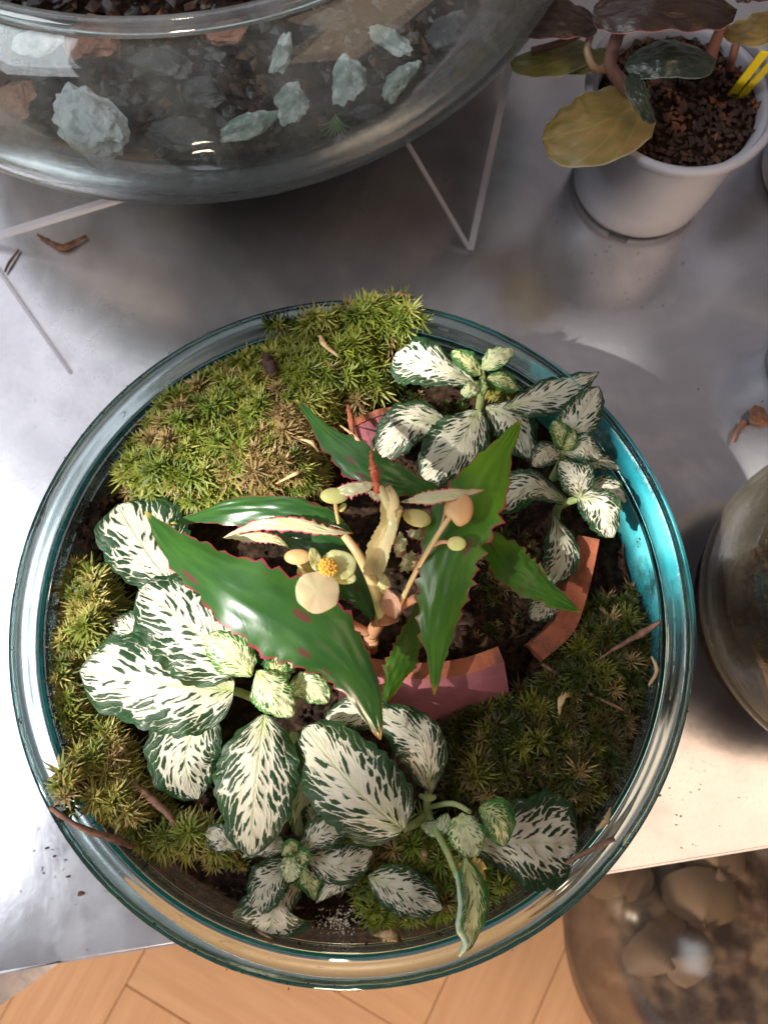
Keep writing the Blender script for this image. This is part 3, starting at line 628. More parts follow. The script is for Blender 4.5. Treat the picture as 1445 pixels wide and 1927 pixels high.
F(fa, [(555, 1265, .110), (520, 1230, .112), (470, 1185, .108)], 32)
F(fa, [(525, 1300, .130), (520, 1262, .134), (528, 1232, .132)], 26, F_TINY)
F(fa, [(545, 1302, .129), (580, 1292, .133), (618, 1322, .130)], 28, F_BRIGHT)
F(fa, [(474, 1272, .132), (436, 1232, .138), (386, 1196, .136)], 40, F_BRIGHT, prof='ovate', cup=-.3)
F(fa, [(484, 1262, .134), (508, 1302, .141), (552, 1348, .136)], 38, F_BRIGHT, prof='ovate', cup=-.35)
# B: small crown low centre
fb = fplant((552, 1610, .082), "small white veined fittonia rosette at the jar's front beside bare soil")
tube("stem", fb, [(560, 1640, .080, 7), (553, 1605, .108, 6)], FSTEM)
F(fb, [(592, 1590, .098), (598, 1530, .104), (585, 1470, .100)], 28)
F(fb, [(566, 1660, .096), (520, 1700, .102), (510, 1758, .098)], 66, hwl=70, prof='fan', wave=.16, wn=2)
F(fb, [(548, 1625, .102), (505, 1660, .106), (476, 1722, .100)], 36, roll=-.2)
F(fb, [(560, 1628, .100), (580, 1655, .102), (594, 1695, .098)], 24, F_TINY, prof='lance')
F(fb, [(450, 1598, .098), (415, 1578, .100), (386, 1566, .098)], 24)
F(fb, [(545, 1598, .108), (500, 1590, .110), (455, 1614, .104)], 24, prof='lance')
F(fb, [(572, 1608, .106), (640, 1628, .109), (702, 1602, .104)], 34)
F(fb, [(566, 1600, .109), (612, 1565, .113), (665, 1550, .110)], 30)
F(fb, [(550, 1604, .111), (548, 1632, .114), (540, 1660, .112)], 21, F_BRIGHT)
F(fb, [(556, 1606, .113), (548, 1596, .116), (530, 1610, .115)], 15, F_TINY)
F(fb, [(552, 1604, .112), (570, 1612, .116), (566, 1628, .114)], 14, F_TINY)
F(fb, [(694, 1624, .100), (640, 1655, .104), (594, 1700, .099)], 22, prof='lance', cup=-.5)
F(fb, [(692, 1648, .101), (758, 1680, .106), (832, 1712, .100)], 40, prof='ovate')
# C: trailing plant lower right
fc = fplant((806, 1530, .082), "trailing fittonia at lower right, its long green curled leaf drooping over the rim")
tube("stem", fc, [(808, 1480, .108, 7), (805, 1530, .106, 7), (840, 1600, .118, 6), (860, 1650, .124, 5)], FSTEM)
tube("stem", fc, [(760, 1560, .110, 6), (790, 1545, .104, 8), (806, 1530, .104, 8)], FSTEM)
tube("stem", fc, [(806, 1520, .106, 4), (850, 1512, .112, 5), (885, 1528, .118, 4)], FSTEM)
tube("stem", fc, [(806, 1530, .104, 8), (800, 1560, .084, 8)], FSTEM)
F(fc, [(735, 1372, .112), (690, 1340, .116), (612, 1352, .108)], 34, prof='ovate')
F(fc, [(811, 1492, .110), (792, 1395, .124), (705, 1332, .118)], 42, hwl=52, prof='ovate', cup=-.3)
F(fc, [(757, 1562, .124), (665, 1480, .131), (572, 1368, .120)], 80, hwl=76, prof='round', wave=.05)
F(fc, [(890, 1592, .112), (985, 1585, .116), (1086, 1592, .106)], 82, hwl=84, prof='obovate', blister=.0015)
F(fc, [(902, 1520, .124), (935, 1540, .130), (950, 1592, .126)], 34, F_TINY, roll=.2)
F(fc, [(868, 1530, .122), (878, 1570, .127), (892, 1614, .122)], 34, F_BRIGHT)
F(fc, [(872, 1620, .120), (885, 1640, .124), (912, 1655, .119)], 26, BROWNLEAF, wave=.3, label="withered orange brown leaf")
F(fc, [(874, 1612, .124), (893, 1700, .130), (878, 1790, .122)], 27, F_TINY, hwl=27, prof='ovate', cup=-.5)
tube("curled_leaf_edge", fc, [(858, 1640, .130, 3), (866, 1700, .133, 4), (862, 1745, .131, 5), (876, 1772, .129, 6), (864, 1798, .126, 3)], simple("pale_curled_edge", (.30, .44, .34), (.42, .52, .30), 200, .5, .001), bumpy=.5)
F(fc, [(842, 1530, .112), (826, 1560, .112), (790, 1552, .108)], 16, F_BRIGHT)
F(fc, [(850, 1548, .118), (862, 1562, .120), (880, 1552, .118)], 14, F_TINY)
tube("bud_scale", fc, [(790, 1497, .112, 4), (806, 1502, .114, 6), (818, 1500, .112, 4)], FSTEM)
# D: top plant
fd = fplant((905, 745, .082), "fittonia at the jar's top with one brilliantly sunlit white leaf and tiny crown leaves")
tube("stem", fd, [(900, 800, .080, 8), (903, 760, .100, 8), (908, 715, .116, 6), (905, 690, .120, 5)], FSTEM)
F(fd, [(840, 790, .100), (770, 800, .106), (706, 868, .098)], 50, hwl=40)
F(fd, [(915, 765, .100), (965, 790, .106), (1000, 862, .100)], 50, hwl=42)
F(fd, [(901, 772, .106), (862, 835, .112), (792, 905, .104)], 62, hwl=58, prof='ovate')
F(fd, [(893, 722, .116), (810, 685, .122), (742, 668, .116)], 56, hwl=54, prof='obovate', wave=.1)
F(fd, [(905, 706, .120), (880, 680, .124), (850, 660, .121)], 22, F_TINY)
F(fd, [(905, 694, .122), (932, 672, .127), (966, 658, .124)], 22, F_BRIGHT)
F(fd, [(915, 712, .118), (945, 715, .121), (976, 733, .117)], 22, F_TINY)
F(fd, [(903, 722, .120), (885, 730, .126), (868, 742, .123)], 18, F_BRIGHT, prof='round')
F(fd, [(906, 710, .121), (910, 728, .125), (908, 745, .123)], 9, F_TINY)
# E
fe = fplant((1056, 870, .082), "white veined fittonia against the right wall with its painted teal glow, one long leaf reaching over the rim")
tube("stem", fe, [(1040, 900, .082, 8), (1055, 870, .105, 8), (1058, 848, .122, 7)], FSTEM)
F(fe, [(1085, 862, .108), (1130, 866, .110), (1168, 884, .106)], 22, prof='lance')
F(fe, [(945, 768, .108), (1035, 742, .114), (1127, 700, .116)], 40, hwl=36, prof='lance')
F(fe, [(1056, 842, .120), (1092, 785, .126), (1127, 728, .124)], 40, hwl=40, prof='ovate')
F(fe, [(1056, 852, .122), (1028, 852, .126), (1002, 878, .122)], 26)
F(fe, [(1060, 852, .122), (1098, 840, .127), (1130, 862, .122)], 30)
F(fe, [(1062, 848, .124), (1056, 815, .130), (1040, 792, .128)], 22, F_TINY)
F(fe, [(1062, 848, .126), (1074, 828, .130), (1078, 806, .128)], 14, F_TINY)
# F
ff = fplant((1080, 955, .082), "fittonia in the dim right with one narrow leaf hanging beside the orange shard")
tube("stem", ff, [(1045, 990, .082, 8), (1050, 955, .106, 8), (1088, 938, .120, 7)], FSTEM)
F(ff, [(1050, 1108, .094), (1030, 1135, .097), (998, 1165, .092)], 34)
F(ff, [(1042, 968, .106), (1058, 1050, .112), (1010, 1118, .102)], 36, hwl=34, prof='lance')
F(ff, [(1095, 930, .112), (1140, 915, .116), (1178, 945, .112)], 26)
F(ff, [(1070, 948, .112), (1000, 915, .122), (930, 950, .110)], 44, hwl=34, prof='obovate', cup=-.35)
F(ff, [(1090, 938, .120), (1085, 900, .126), (1052, 868, .122)], 38, hwl=34)
F(ff, [(1088, 932, .120), (1130, 955, .126), (1152, 1012, .118)], 40, hwl=40)
# ------------------------------------------------------------------ begonia
bg_ = thing("begonia_plant", P(705, 1205, .085), "begonia with long glossy red edged leaves and small pale flower in the jar's centre", "plant")
def B_(mid, hw, mat=B_MAT, **kw):
    d = dict(prof='lance', cup=-.18, wave=.06, wn=4, teeth=.30, nt=13, nu=72, nv=10, blister=.0005); d.update(kw)
    return leaf("leaf", bg_, mid, hw, mat, **d)
# back leaves first
B_([(500, 1000, .122), (610, 1040, .126), (680, 1110, .124), (702, 1172, .120)], 42)
B_([(790, 1120, .116), (772, 1210, .122), (745, 1270, .120), (722, 1332, .112)], 30, B_MAT2, hwl=32, roll=.5)
B_([(870, 960, .128), (950, 1045, .134), (1010, 1100, .132), (1092, 1152, .122)], 42, B_MAT2, hwl=38)
B_([(558, 752, .136), (625, 825, .146), (705, 885, .150), (790, 915, .144), (850, 938, .136)], 36, hwl=34, cup=-.1)
B_([(980, 790, .142), (932, 865, .152), (872, 970, .158), (836, 1080, .156), (824, 1190, .150), (817, 1308, .138)], 64, B_MAT2, hwl=62, roll=-.12, nt=16)
B_([(322, 985, .128), (420, 962, .140), (520, 958, .146), (610, 970, .146), (664, 1004, .142)], 34, hwl=30, teeth=.14)
B_([(420, 1012, .140), (480, 990, .150), (560, 988, .152), (620, 1000, .150), (662, 1004, .146)], 13, B_UNDER, hwl=16, teeth=.55, label="cream folded-over leaf half with a red edge")
B_([(418, 1012, .134), (470, 1010, .137), (515, 1015, .137), (546, 1032, .134)], 12, B_UNDER, teeth=.4)
B_([(274, 962, .134), (335, 1032, .148), (430, 1098, .158), (530, 1150, .160), (620, 1212, .158), (683, 1295, .150), (716, 1392, .134)], 80, hwl=74,
   prof=[(0, .03), (.05, .10), (.10, .25), (.22, .55), (.38, .88), (.52, 1), (.65, .93), (.76, .60), (.86, .40), (.95, .15), (1, .02)], nt=18, cup=-.20, teeth=.19, wave=.045)
# stems
ST = lambda pts, m=STEM, nm="stem", **k: tube(nm, bg_, pts, m, **k)
ST([(700, 1225, .080, 11), (697, 1200, .100, 13), (708, 1178, .112, 13), (722, 1155, .124, 12)], STEM_P)
ST([(722, 1160, .122, 13), (708, 1115, .136, 11), (693, 1075, .146, 11)], STEM)
ST([(694, 1080, .146, 10), (672, 1040, .150, 9), (648, 1008, .150, 8)], STEM, "petiole")
ST([(722, 1158, .122, 11), (755, 1140, .132, 9), (782, 1125, .140, 8)], STEM_P, "petiole")
ST([(690, 1190, .108, 9), (660, 1172, .116, 7), (640, 1160, .128, 5)], STEM_P, "petiole")
ST([(742, 1160, .128, 5), (775, 1090, .148, 5), (815, 1020, .162, 5), (845, 975, .166, 5), (862, 958, .165, 4)], STEM, "flower_stalk")
ST([(810, 1028, .160, 4), (832, 1020, .163, 4), (850, 1022, .164, 3)], STEM_P, "flower_stalk")
ST([(822, 1010, .160, 4), (832, 985, .162, 3), (838, 960, .163, 3)], STEM_P, "flower_stalk")
ST([(735, 1020, .146, 7), (745, 980, .154, 7), (752, 955, .160, 6)], STEM, "petiole")
ST([(631, 945, .156, 4), (633, 962, .150, 4), (637, 985, .146, 3)], STEM, "flower_stalk")
ST([(562, 1062, .152, 4), (580, 1085, .148, 5), (600, 1110, .142, 4)], STEM, "flower_stalk")
# long cream stipule and curled young leaf
ST([(722, 1010, .156, 12), (732, 975, .160, 14), (728, 940, .164, 12), (708, 912, .166, 6)], CREAM, "stipule", n=26, seg=14, flat=.6, bumpy=.25)
B_([(703, 1080, .148), (716, 1030, .158), (730, 985, .162), (722, 940, .164)], 21, CREAM, prof=[(0, .75), (.1, .9), (.35, 1), (.6, .85), (.85, .6), (1, .2)], teeth=.15, cup=.9, fold=.1, label="bright cream curled young leaf")
ST([(728, 985, .160, 10), (742, 945, .166, 10), (730, 915, .168, 6)], CREAM, "stipule", flat=.6)
t_ = ST([(710, 930, .172, 4), (706, 900, .174, 8), (700, 870, .176, 5), (698, 848, .177, 2)], RED, "red_tip", n=30, seg=10, bumpy=1.4)
ST([(738, 1160, .132, 14), (726, 1168, .135, 10), (712, 1172, .134, 5)], STEM_P, "stipule", flat=.5)
B_([(744, 1165, .134), (735, 1135, .140), (728, 1106, .142)], 17, simple("pink_stipule", (.55, .25, .19), (.50, .33, .22), 60, .4, .0001, .3, (.9, .4, .25)), teeth=0, wave=0, blister=0, cup=.4, label="pink triangular stipule")
B_([(722, 1120, .136), (722, 1100, .142), (722, 1078, .142)], 12, PETAL_G, teeth=0)
B_([(752, 945, .160), (800, 938, .168), (860, 930, .168), (914, 922, .162)], 13, B_UNDER, hwl=16, teeth=.35, label="cream leaf underside with a crimson edge, top centre")
B_([(610, 935, .156), (650, 922, .160), (690, 915, .160), (715, 905, .158)], 14, B_UNDER, teeth=.5)
B_([(742, 940, .152), (720, 935, .158), (690, 925, .160)], 14, B_UNDER, teeth=.5)
for k, (a, b, h) in enumerate((((752, 1075), (775, 1035), 18), ((770, 1065), (800, 1045), 14), ((745, 1050), (752, 1000), 14), ((765, 1000), (800, 1010), 14), ((790, 1005), (795, 970), 9))):
    B_([(a[0], a[1], .138), ((a[0] + b[0]) / 2 + 6, (a[1] + b[1]) / 2, .146), (b[0], b[1], .142)], h, B_UNDER, teeth=.5, wave=.4, nt=6)
# flower
def disc_petal(parent, cx, cy, z, rx, ry, mat, cupz=.25, tilt=(0, 0), name="petal", rot=0.0, thick=.0011):
    bm = bmesh.new(); bmesh.ops.create_uvsphere(bm, u_segments=28, v_segments=14, radius=1.0); c = P(cx, cy, z); a, b = M(rx, z), M(ry, z)
    ca, sa = math.cos(rot), math.sin(rot)
    for v in bm.verts:
        r2 = v.co.x ** 2 + v.co.y ** 2; an = math.atan2(v.co.y, v.co.x); ir = 1 + .06 * r2 * mnoise.noise(V((math.cos(an) * 1.6 + cx, math.sin(an) * 1.6, 1))) * 2; x, y = v.co.x * a * ir, v.co.y * b * ir; zz = v.co.z * thick + cupz * r2 * a * .5 + .0012 * r2 * mnoise.noise(V((math.cos(an) * 2.2, math.sin(an) * 2.2 + cy, 2))) + .00012 * math.cos(an * 22) * r2
        zz += tilt[0] * x + tilt[1] * y; v.co = V((x * ca - y * sa, x * sa + y * ca, zz)) + c
    me = bpy.data.meshes.new(name); bm.to_mesh(me); bm.free(); return link(name, me, mat, parent)
fl = thing("flower", (0, 0, 0), None, None); fl.parent = bg_
fl.location = P(617, 1080, .160) - bg_.location
fl['label'] = "open cream and pink flower with yellow stamens"
disc_petal(fl, 637, 1063, .168, 33, 29, PETAL_G, cupz=.3, tilt=(.15, -.1), rot=-.3)
disc_petal(fl, 648, 1086, .167, 24, 13, PETAL_G, cupz=.2, tilt=(.3, 0), rot=-.2)
disc_petal(fl, 594, 1054, .170, 11, 22, PETAL_G, cupz=.9, tilt=(-.6, .2), rot=.25)
disc_petal(fl, 598, 1113, .172, 41, 39, PETAL, cupz=-.08, tilt=(-.05, .12), thick=.0007)
def blob_cluster(name, parent, cx, cy, z, r, n, s, mat):
    bm = bmesh.new(); c = P(cx, cy, z); R = M(r, z)
    for k in range(n):
        u = (k + .5) / n; ph = k * 2.39996; th = math.acos(1 - 1.15 * u); d = V((math.sin(th) * math.cos(ph), math.sin(th) * math.sin(ph), math.cos(th)))
        m_ = bmesh.ops.create_icosphere(bm, subdivisions=1, radius=M(s, z))
        rr = R * random.uniform(.85, 1.08)
        for v in m_['verts']: v.co = v.co + d * (v.co.dot(d)) * .8 + c + d * rr
    m_ = bmesh.ops.create_icosphere(bm, subdivisions=2, radius=R * .9)
    for v in m_['verts']: v.co += c
    me = bpy.data.meshes.new(name); bm.to_mesh(me); bm.free(); return link(name, me, mat, parent)
blob_cluster("stamens", fl, 617, 1068, .172, 15, 46, 3.4, YEL)
def bud(cx, cy, z, rx, ry, mat, rot=0.0, th=.5, label=None, dent=0.0):
    bm = bmesh.new(); bmesh.ops.create_uvsphere(bm, u_segments=24, v_segments=14, radius=1.0); c = P(cx, cy, z); a, b = M(rx, z), M(ry, z)
    ca, sa = math.cos(rot), math.sin(rot)
    for v in bm.verts:
        x, y, zz = v.co.x * a, v.co.y * b, v.co.z * th * b * .7
        if dent and v.co.y < 0: k_ = max(0, 1 - abs(v.co.x + .5) * 1.6); y += b * dent * k_ * -v.co.y
        v.co = V((x * ca - y * sa, x * sa + y * ca, zz)) + c
    me = bpy.data.meshes.new("bud"); bm.to_mesh(me); bm.free(); o = link("bud", me, mat, bg_)
    if label: o['label'] = label
    return o
bud(629, 933, .158, 27, 16, BUD, th=.8); bud(560, 1048, .153, 25, 15, BUD_P, th=.8); bud(575, 1075, .147, 16, 14, BUD)
bud(785, 975, .158, 27, 17, BUD, rot=-.25, th=.7); bud(863, 958, .166, 28, 35, BUD_P, rot=-.15, dent=.35, label="peach coloured kidney shaped bud")
bud(859, 1023, .165, 18, 14, BUD, th=.8); bud(700, 1207, .100, 13, 13, STEM_P, th=1.0)
bud(645, 955, .150, 6, 10, BUD, rot=-.6)
# ------------------------------------------------------------------ debris on moss and soil
twig("dry_twig", [(1095, 1262, .100, 2), (1150, 1225, .104, 3), (1210, 1190, .108, 6), (1244, 1168, .110, 2)], TWIG, "reddish twig lying on dark moss and pointing at the right wall")
twig("dry_twig", [(1020, 1250, .096, 3), (1090, 1295, .103, 3), (1176, 1338, .103, 3)], TWIG, "thin straight brown twig across the dark moss at the right")
twig("dry_twig", [(1020, 1652, .100, 3), (1090, 1610, .111, 4), (1155, 1578, .116, 5)], TWIG, "brown twig resting on the rim at the lower right")
twig("dry_twig", [(95, 1520, .116, 4), (150, 1556, .116, 6), (230, 1585, .103, 6), (262, 1596, .094, 3)], TWIG, "dark twig bridging the rim at the lower left")
twig("dry_twig", [(190, 1448, .098, 4), (255, 1480, .099, 7), (315, 1530, .098, 6), (335, 1568, .096, 3)], TWIG, "brown twig on the moss below the left white leaves")
twig("bark_chip", [(733, 557, .117, 3), (752, 553, .118, 5), (770, 557, .117, 3)], BARK, "small dark bark chip on top of the moss above the top rim", "bark chip", flat=.6)
twig("bark_chip", [(500, 668, .117, 8), (508, 690, .118, 13), (518, 706, .117, 8)], CRUMB_R, "crumbly brown bark chip in the middle of the big moss cushion", "bark chip", bumpy=1.2)
twig("bark_chip", [(655, 762, .106, 4), (660, 790, .108, 6), (666, 822, .106, 4)], TERRA, "orange sliver beside the dull pink shard", "chip", flat=.5)
twig("husk", [(603, 632, .116, 5), (612, 650, .119, 5), (640, 672, .116, 3)], TWIG_L, "pale curled husk on the moss near the top rim", "husk", flat=.5)
for k, (x1, y1, x2, y2, z, lb) in enumerate([(455, 850, 505, 888, .112, "pale curled straw in the big moss cushion, lower left of it"), (575, 885, 520, 910, .112, "straw blade in the big moss cushion close to the long horizontal begonia leaf"), (470, 830, 455, 890, .112, "upright pale straw blade low in the big moss cushion"), (560, 825, 600, 850, .112, "pale straw pointing at the topmost begonia leaf"), (690, 860, 640, 800, .104, "beige straw lying between the moss and the topmost begonia leaf")]):
    twig("dry_straw", [(x1, y1, z, 2), ((x1 + x2) / 2 + 6, (y1 + y2) / 2 - 5, z + .004, 4), (x2, y2, z, 1.5)], TWIG_L, lb, "straw", bumpy=.2, flat=.3)
twig("dry_stick", [(474, 1748, .094, 3), (495, 1760, .097, 4), (515, 1774, .098, 5)], TWIG_L, "short pale stick at the front rim under the fan shaped white leaf", "stick", bumpy=.2)
twig("dry_leaf_scrap", [(1096, 1300, .098, 4), (1060, 1310, .102, 6), (1052, 1345, .100, 3)], TWIG_L, "pale curled scrap on the dark moss below the thin straight twig", "leaf scrap", flat=.3)
twig("dry_leaf_scrap", [(975, 1382, .100, 3), (1000, 1392, .103, 6), (1010, 1398, .100, 3)], TWIG, "small brown scrap in the middle of the dark moss carpet", "leaf scrap", flat=.4)
twig("dry_leaf_scrap", [(1150, 1520, .100, 3), (1140, 1545, .104, 6), (1120, 1565, .101, 2)], TWIG_L, "tan scrap at the lower right end of the dark moss carpet", "leaf scrap", flat=.4)
twig("dry_leaf_scrap", [(1225, 1235, .106, 2), (1235, 1262, .108, 4), (1220, 1290, .106, 2)], TWIG_L, "pale curl of straw on the moss touching the right wall", "leaf scrap", flat=.4)
twig("dry_leaf_scrap", [(700, 1765, .088, 4), (735, 1760, .092, 9), (755, 1772, .089, 3)], TWIG_L, "light brown scrap on the soil at the very bottom of the jar", "leaf scrap", flat=.4)
twig("dry_leaf_scrap", [(795, 1580, .094, 4), (798, 1610, .098, 6), (803, 1630, .094, 2)], TWIG_L, "short tan scrap in the moss between the large and the oval white leaf", "leaf scrap", flat=.4)
sp = [(V(P(random.gauss(640, 22), random.gauss(1735, 12), SZ + .004)), random.uniform(.0002, .0004)) for _ in range(170)]
scatter_crumbs("sand_grains", None, sp, simple("sand", (.25, .2, .14), (.6, .55, .45), 500, .3, .0002), "glittering pale sand grains on the soil at the front of the jar", "sand")
sp = [(V(P(random.gauss(170, 26), random.gauss(1000, 30), SZ + random.uniform(-.002, .005))), random.uniform(.001, .0026)) for _ in range(90)]
scatter_crumbs("bark_crumbs", None, sp, CRUMB_R, "reddish bark crumbs at the left wall above the yellowish moss strip", "bark")
sp = []
for _ in range(150):
    a = random.choice((random.gauss(2.9, .5), random.gauss(-2.0, .5), random.uniform(-3.14, 3.14))); sp.append((V((JC.x + .1285 * math.cos(a), JC.y + .1285 * math.sin(a), .1134)) + V((random.gauss(0, .0007), random.gauss(0, .0007), 0)), random.uniform(.00012, .00042)))
for _ in range(120):
    a = random.uniform(-3.14, 3.14); k = random.random(); sp.append((V((JC.x + (.1195 + .0012 * k) * math.cos(a), JC.y + (.1195 + .0012 * k) * math.sin(a), .090 + .010 * k)), random.uniform(.0002, .0006)))
scatter_crumbs("rim_dirt", None, sp, CRUMB, "fine specks of soil stuck to the rim and inner wall of the wide jar", "dirt")
sp = []
for _ in range(260):
    x, y = random.choice(((random.gauss(100, 90), random.gauss(1600, 60)), (random.uniform(0, 1440), random.uniform(380, 1650)), (random.gauss(1250, 80), random.gauss(1480, 90)), (random.gauss(1180, 60), random.gauss(500, 50))))
    q_ = P(x, y, .0006)
    if (q_ - V((e0.x, e0.y, 0))).dot(nrm) > .004: sp.append((q_, random.uniform(.0001, .00038)))
scatter_crumbs("table_dust", None, sp, CRUMB, "fine dark grit scattered over the metal table top", "dirt")
# ------------------------------------------------------------------ specks on the table
for x, y, s, lb in ((1241, 1497, 4, "larger of the dark soil crumbs on the table right of the jar"), (1211, 1543, 2.4, "tiny dark crumb on the table nearest the lower right rim"), (88, 1597, 3.4, "brown crumb on the table left of the dark bridging twig"), (102, 1612, 3, "elongated brown crumb below the brown crumb at the left of the jar"), (128, 1650, 4, "dark crumb on the shaded table at the lower left"), (152, 1682, 8, "rusty flake on the shaded table close to the lower left rim")):
    o = rock("crumb", None, P(x, y, .0008), (M(s, 0), M(s * .7, 0), .0008), BARK, x % 97, sub=1); tag(recenter(o), lb, "crumb", "soil crumbs on the table")
tw = thing("curved_twig", P(115, 462, 0), "thin curved orange brown twig lying on the metal table at the upper left", "twig")
tube("branch", tw, [(72, 442, .002, 3), (95, 455, .003, 4), (118, 466, .003, 7), (140, 455, .003, 4), (163, 444, .002, 3)], BARK, bumpy=.8)
tag(recenter(tube("faint_twig", None, [(36, 470, .0015, 2), (18, 495, .002, 3), (10, 512, .0015, 2)], BARK)), "short rusty twig fragment on the table at the far left", "twig")
# ------------------------------------------------------------------ large glass bowl terrarium (upper left)
BC = V((-.0983, .4211, 0)); BR = .2074
bowl = thing("glass_bowl", (BC.x, BC.y, .03), "large clear glass bowl terrarium at the upper left, full of dark soil and stones", "bowl")
po = [(0, .034), (.07, .034), (.12, .040), (.165, .058), (.195, .082), (.2074, .108), (.2035, .129), (.191, .145), (.178, .154), (.1725, .158)]
so = smoothprof(po, 40); si = [(max(0, r - .0045), z + (.0045 if r < .15 else 0)) for r, z in so[::-1]]
lathe("wall", bowl, so + si, BC, BOWLG, seg=160)
lathe("rim", bowl, [(.1725 + .0042 * math.cos(a), .160 + .0035 * math.sin(a)) for a in [i / 14 * 2 * PI for i in range(14)]], BC, mat_clearglass("bowl_rim_glass", tint=(.85, .9, .9), edge=(.45, .5, .52), power=1.5, haze=.35, hazecol=(.75, .75, .78), refl=1.5), seg=128, closed=True)
bs = tag(disc("terrarium_soil", BC, .196, .092, SOIL, n=110, amp=.006, fr=35, depth=.020), "dark soil filling the large glass bowl at the upper left", "soil", kind='stuff')
sp = []
for _ in range(2600):
    a = random.uniform(-PI, 0.2); r = .194 * math.sqrt(random.random()); sp.append((V((BC.x + r * math.cos(a), BC.y + r * math.sin(a), .093 + random.uniform(-.001, .006))), random.uniform(.001, .0042)))
tag(disc("added_pale_layer", BC, .186, .070, simple("pale_layer", (.30, .28, .27), (.50, .48, .46), 120, .7, .003), n=90, amp=.002, depth=.018), "pale layer added under the dark soil to lighten the underside of the large glass bowl", "gravel", kind="stuff")  # layer added to lighten the bowl's mirror image on the table
scatter_crumbs("terrarium_litter", None, sp[:1700], CRUMB_R, "brown bark litter between the stones of the large glass bowl", "litter")
sp = sp[1700:]
scatter_crumbs("terrarium_gravel", None, sp, STONE_D, "dark gravel and bark grit covering the soil in the large glass bowl", "gravel")
ZB = .100
for k, (x, y, a, b, rot, m_, lb, tl_) in enumerate([
    (655, 150, 20, 42, -.15, STONE, "longest pale green stone standing in the large bowl, above the little fern", .3), (528, 105, 11, 34, -.2, STONE, "slim upright pale stone left of the longest green stone in the bowl", .3),
    (735, 78, 28, 15, -.5, STONE, "pale green pointed stone nearest the right side of the large bowl", .2), (752, 150, 16, 36, -.6, STONE, "grey green leaning stone right of the longest green stone in the bowl", .3),
    (548, 192, 18, 34, -.3, STONE, "light grey wedge stone in the middle of the large bowl", .3), (470, 232, 40, 18, .55, STONE, "mossy grey stone lying left of the light grey wedge stone", .1),
    (170, 235, 40, 70, .35, STONE_W, "big glaring white stone at the left of the large bowl", .2), (70, 78, 30, 20, .3, STONE_W, "whitish stone near the left frame inside the large bowl", .1),
    (178, 75, 42, 42, .3, STONE_R, "reddish clay lump in the large bowl above the big white stone", .1), (385, 175, 32, 22, .2, STONE_D, "dark rounded stone in the middle of the large bowl", .1),
    (300, 120, 38, 24, -.3, STONE_D, "dark blue grey stone right of the reddish clay lump", .1), (620, 40, 34, 20, .4, STONE_D, "dark stone above the longest green stone near the bowl's rim", .1),
    (850, 60, 36, 22, .6, STONE_D, "dark stone at the right side of the large bowl", .1), (690, 215, 20, 13, .3, STONE_D, "small dark stone right of the little fern", .1), (430, 60, 26, 20, .1, STONE_R, "small reddish stone high in the middle of the large bowl", .1),
    (330, 250, 40, 22, -.1, STONE_D, "flat dark stone beside the big white stone", .1), (20, 190, 30, 34, -.1, STONE_R, "brown lump in the large bowl at the left frame", .1)]):
    c = P(x, y, ZB + .002); o = rock("stone", None, c, (M(a, ZB) * 1.9, M(b, ZB) * 1.75, M(min(a, b), ZB) * .9), m_, k + 3, rot=rot, tilt=tl_ * .5, rough=.5); tag(recenter(o), lb, "stone", "stones in the large bowl")
fern = thing("fern_sprig", P(635, 250, ZB), "tiny fan shaped green fern sprig against the near wall of the large bowl", "fern")
FERN = simple("fern_green", (.22, .34, .12), (.32, .42, .2), 90, .5, .0003, .3)
for k in range(9):
    a = math.radians(-165 + k * 18); tube("frond", fern, [(632, 215, ZB + .008, 1.5), (632 + 22 * math.cos(a) * .6, 232 - 30 * math.sin(a) * .5 - 4, ZB + .011, 3), (630 + 34 * math.cos(a), 226 - 40 * math.sin(a), ZB + .010, 1.2)], FERN, n=6, seg=5, flat=.4)
# milky acrylic stand with V legs
st = thing("bowl_stand", P(885, 470, 0), "milky clear acrylic stand with V shaped legs under the large bowl", "stand")
def strut(a, b, w_=.0026):
    d = (b - a); s_ = d.cross(V((0, 0, 1))).normalized() * w_; u_ = s_.cross(d).normalized() * w_ * .8
    return box("leg", st, a - s_ * .5 - u_ * .5, s_, u_, d, ACRYL, bev=.0004)
strut(P(885, 470, .0015), P(968, 80, .072), .0038); strut(P(883, 468, .0015), P(755, 250, .05), .0024)
strut(P(-40, 455, .0015), P(250, 366, .05), .0040); strut(P(-60, 470, .0015), P(-150, 250, .05))
strut(P(132, 700, .0012), P(-30, 470, .0045), .0022)  # thin strut along the table, drawn in place of a leg's reflection
# ------------------------------------------------------------------ grey flowerpot with dark leaved plant (upper right)
pc = P(1200, 345, 0); pc = V((.1521, .2973, 0))
rz = .074; rr_ = (P(1300, 303, rz) - V((pc.x, pc.y, rz))).length
pot = thing("plastic_pot", (pc.x, pc.y, .001), "pale grey plastic flowerpot at the upper right holding a dark leaved plant", "flowerpot")
print("pot rim r", rr_)
rr_ = min(max(rr_, .050), .062)
pp = smoothprof([(0, .004), (.030, .004), (.0365, .0005), (.0385, .003), (.040, .010), (rr_ - .006, rz - .010), (rr_ - .003, rz - .004)], 22)
pi_ = smoothprof([(rr_ - .005, rz - .004), (rr_ - .009, rz - .012), (.038, .012), (0, .008)], 12)
lathe("body", pot, pp + pi_, pc, PLASTIC, seg=96, z0=.001)
lathe("rim", pot, smoothprof([(rr_ - .005, rz - .004), (rr_ - .004, rz + .0008), (rr_ - .001, rz + .001), (rr_, rz - .001), (rr_ - .0008, rz - .004), (rr_ - .003, rz - .0045)], 16), pc, PLASTIC, seg=96, closed=True, z0=.001)
n_ = P(1165, 442, .002)
dd = (n_ - V((pc.x, pc.y, .002))).normalized(); sx_ = V((-dd.y, dd.x, 0))
